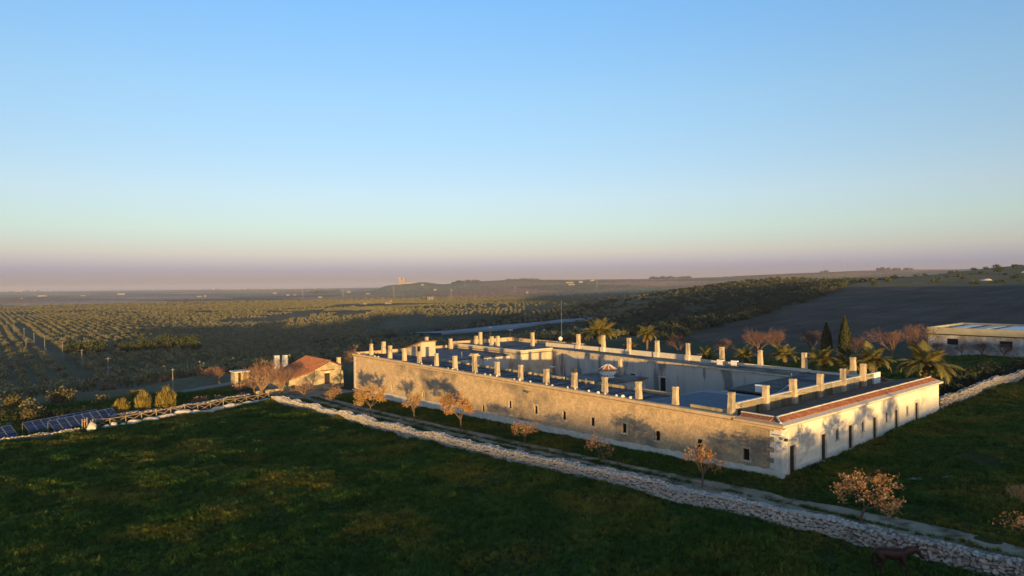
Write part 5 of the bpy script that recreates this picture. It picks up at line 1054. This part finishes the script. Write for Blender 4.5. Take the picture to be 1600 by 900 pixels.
# ------------------------------------------------------------ horse
def horse(x, y, rz):
    z = gz(x, y); r_ = empty('horse', (x, y, z), rz); tag(r_, 'dark bay horse walking along the foot of the stone wall', 'horse')
    J = {}; E = []
    def add(n_, p, r, to=None): J[n_] = (len(J), p, r); (E.append((J[to][0], len(J)-1)) if to else None)
    add('loin', (-.25, 0, 1.18), (.27, .29)); add('barrel', (.05, 0, 1.12), (.28, .32), 'loin'); add('chest', (.42, 0, 1.14), (.25, .31), 'barrel'); add('breast', (.64, 0, 1.16), (.18, .22), 'chest')
    add('rump', (-.58, 0, 1.22), (.25, .25), 'loin'); add('dock', (-.78, 0, 1.16), (.12, .14), 'rump')
    add('neck1', (.82, 0, 1.26), (.17, .27), 'breast'); add('neck2', (1.04, 0, 1.32), (.14, .21), 'neck1'); add('poll', (1.24, 0, 1.36), (.12, .15), 'neck2')
    add('cheek', (1.37, 0, 1.22), (.105, .15), 'poll'); add('nose', (1.52, 0, 1.00), (.075, .095), 'cheek'); add('muzzle', (1.57, 0, .92), (.07, .075), 'nose')
    for s, off in ((-1, .12), (1, -.10)):
        add('sh%d' % s, (.52, s*.14, .95), (.12, .17), 'chest'); add('el%d' % s, (.55, s*.15, .74), (.085, .09), 'sh%d' % s); add('kn%d' % s, (.56+off, s*.14, .46), (.052, .058), 'el%d' % s); add('fe%d' % s, (.54+off*1.3, s*.14, .14), (.04, .042), 'kn%d' % s); add('ho%d' % s, (.58+off*1.3, s*.14, .04), (.055, .055), 'fe%d' % s)
        add('hip%d' % s, (-.55, s*.14, .98), (.16, .21), 'rump'); add('st%d' % s, (-.46, s*.15, .78), (.11, .14), 'hip%d' % s); add('hk%d' % s, (-.72+off, s*.14, .50), (.06, .07), 'st%d' % s); add('hf%d' % s, (-.68+off, s*.14, .15), (.042, .045), 'hk%d' % s); add('hh%d' % s, (-.63+off, s*.14, .04), (.055, .055), 'hf%d' % s)
    mb = MB(); P_ = {i: (np.array(c), r) for i, c, r in J.values()}
    def ball(c, r, d):   # lumps strung along each bone, later fused into one skin
        a = 10; vs2 = []; fs2 = []
        for k in range(1, 6):
            t = math.pi*k/6
            for m in range(a): vs2.append((c[0]+min(max(r), min(r)*1.1)*math.cos(t), c[1]+r[0]*math.sin(t)*math.cos(6.283*m/a), c[2]+r[1]*math.sin(t)*math.sin(6.283*m/a)))
        for k in range(4):
            for m in range(a): fs2.append((k*a+m, k*a+(m+1) % a, (k+1)*a+(m+1) % a, (k+1)*a+m))
        fs2 += [tuple(range(a))[::-1], tuple(range(4*a, 5*a))]; mb.add(vs2, fs2)
    for a, c in E:
        (pa, ra), (pc, rc) = P_[a], P_[c]; n3 = max(2, int(np.linalg.norm(pc-pa)/.035))
        for k in range(n3+1): t = k/n3; ball(pa+(pc-pa)*t, (ra[0]+(rc[0]-ra[0])*t, ra[1]+(rc[1]-ra[1])*t), None)
    o = inst('body', mb.mesh('body', 'horse_coat'), r_, (0, 0, 0)); rm = o.modifiers.new('fuse', 'REMESH'); rm.mode = 'VOXEL'; rm.voxel_size = .022; rm.use_smooth_shade = True
    sb = o.modifiers.new('soften', 'SMOOTH'); sb.factor = .5; sb.iterations = 8
    for s in (-1, 1): inst('ear', MB().add([(1.27, s*.05, 1.48), (1.33, s*.10, 1.48), (1.33, s*.03, 1.48), (1.32, s*.09, 1.63)], [(0, 1, 3), (1, 2, 3), (2, 0, 3)]).mesh('ear', 'horse_coat'), r_, (0, 0, 0)); inst('eye', MB().lathe((1.385, s*.085, 1.30), [(.004, -.02), (.02, -.01), (.024, 0), (.02, .01), (.004, .02)], 8).mesh('eye', 'horse_hair'), r_, (0, 0, 0))
    mn = MB(); hq = random.Random(3)
    for i in range(60): t = hq.random(); px, pz = .62+.70*t, 1.38+.13*t; mn.bar((px, hq.uniform(-.02, .02), pz+.03), (px-.05, .13+hq.uniform(-.02, .03), pz-.20-.1*hq.random()), .02, .008, 3)
    inst('mane', mn.mesh('mane', 'horse_hair'), r_, (0, 0, 0)); tl = MB()
    for i in range(50): a = hq.uniform(-.04, .04); tl.bar((-.80, a, 1.20), (-.92+hq.uniform(-.03, .03), a*1.5, .95), .02, .02, 3); tl.bar((-.92, a*1.5, .97), (-.90+hq.uniform(-.06, .05), a*2, .45+hq.random()*.2), .02, .008, 3)
    inst('tail', tl.mesh('tail', 'horse_hair'), r_, (0, 0, 0))
horse(19.3, 33.6, RAD(-4))
# ------------------------------------------------------------ meadow grass
def tuft(seed, n_, h, w):
    q2 = np.random.default_rng(seed); mb = MB()
    for _ in range(n_):
        an = q2.uniform(0, 6.28); r0_ = abs(q2.normal(0, w*.45)); b0 = np.array([r0_*math.cos(an*1.7), r0_*math.sin(an*1.7), -.03]); out = np.array([math.cos(an), math.sin(an), 0]); sd = np.array([-math.sin(an), math.cos(an), 0])*q2.uniform(.014, .03)
        hh = h*q2.uniform(.5, 1.1); mid = b0+out*hh*.25+np.array([0, 0, hh*.65]); tip = b0+out*hh*q2.uniform(.5, .9)+np.array([0, 0, hh*q2.uniform(.75, 1.05)])
        mb.add([b0-sd, b0+sd, mid+sd*.9, mid-sd*.9, tip], [(0, 1, 2, 3), (3, 2, 4)])
    return mb.mesh('tuft', 'grass_blade')
TF = [tuft(800+i, 22, .26+.06*(i % 3), .34) for i in range(5)]
n2 = 340000; yy = 24+106*rg.random(n2)**.62; xx = rg.uniform(-.83, .86, n2)*yy
uu, vv = uv_of(xx, yy); swl = np.interp(uu, [-26, -15, -5, 5, 19, 43, 62, 77.5], [-9.0, -9.4, -10.1, -10.5, -11.2, -11.5, -12.3, -13.0])
fl_ = np.interp(vv, [-60, -39, -12.8], [70, 71, 80.5])
meadow = (vv < swl-.55) & (uu < fl_)
tn, tf = np.interp(uu, [-42, -14, 8, 35, 62, 90], [-8.2, -7.6, -7.4, -8.6, -9.2, -9]), np.interp(uu, [-42, -5, 10, 38, 62, 87], [-3.2, -3.6, -4.8, -5.6, -5.6, -3.5])
mid_ = (tn+tf)/2
verge = (vv > swl+.5) & (vv < -.1) & (uu < 77) & ((vv < tn+.15) | (vv > tf-.15) | (np.abs(vv-mid_) < .28))
right = (uu < -.1) & (vv >= tf-.15)
beyond = (uu > fl_+3) & (uu < 100) & (vv < -14) & (rg.random(n2) < .35)
rear = (vv > DEP+2) & (uu > 3) & (rg.random(n2) < .2)
clump = .6*vnoise(xx, yy, 1.9, 7)+.6*vnoise(xx, yy, .8, 8)+.45*vnoise(xx, yy, 6, 9)
bald = (vnoise(xx, yy, 3.2, 10)+.5*vnoise(xx, yy, 9, 11) > .95) & right
keep = (meadow | verge | right | beyond | rear) & (clump+rg.normal(0, .4, n2) > -1.15) & ~bald
xx, yy, clump = xx[keep], yy[keep], clump[keep]; k = len(xx)
scg = np.clip(.80+.55*clump+rg.normal(0, .16, k), .42, 2.2)*np.where(verge[keep], .7, 1)*(1+.006*np.clip(yy-40, 0, 60))
scatter('meadow_grass', np.stack([xx, yy, terrain(xx, yy)], 1), rg.uniform(0, 6.28, k), scg, rg.integers(0, 5, k), TF, 'tussocky dark green meadow grass', 'grass')
# stony bare patches in the right-hand meadow
for k, (u, v, a, b_) in enumerate(((-7.5, 6.0, .7, .3), (-9.0, 7.4, .8, .3), (-10.5, 7.2, .6, .25), (-13, 20, 1.1, .4), (-16, 14.5, .5, .2), (-16.5, 9.0, .5, .2), (-19.5, 17, .5, .2), (-17, 3.6, .5, .2))):
    x, y, z = G(u, v); qr = random.Random(k); P_ = []
    for i in range(16): t = 6.283*i/16; f = qr.uniform(.7, 1.2); P_.append((x+a*f*math.cos(t), y+b_*f*math.sin(t)))
    mb = MB(); mb.add([(x, y, z+.10)]+[(p, q3, gz(p, q3)+.03) for p, q3 in P_], [(0, 1+i, 1+(i+1) % 16) for i in range(16)]); tag(mb.build('bare_patch', 'rock'), 'stony bare patch in the grass', 'bare patch', kind='structure')
# ------------------------------------------------------------ haze
hz = MB().box(-17500, 17500, -17500, 17500, -45, 95).build('haze', None); tag(hz, 'thin lilac evening haze over the plain', 'haze', kind='stuff')
hm = bpy.data.materials.new('haze'); hm.use_nodes = True; hn = hm.node_tree; hn.nodes.remove(hn.nodes['Principled BSDF'])
pv = hn.nodes.new('ShaderNodeVolumePrincipled'); pv.inputs['Color'].default_value = (.58, .62, .80, 1); pv.inputs['Density'].default_value = 8e-5; pv.inputs['Anisotropy'].default_value = .0
hn.links.new(pv.outputs[0], hn.nodes['Material Output'].inputs['Volume']); hz.data.materials.append(hm)
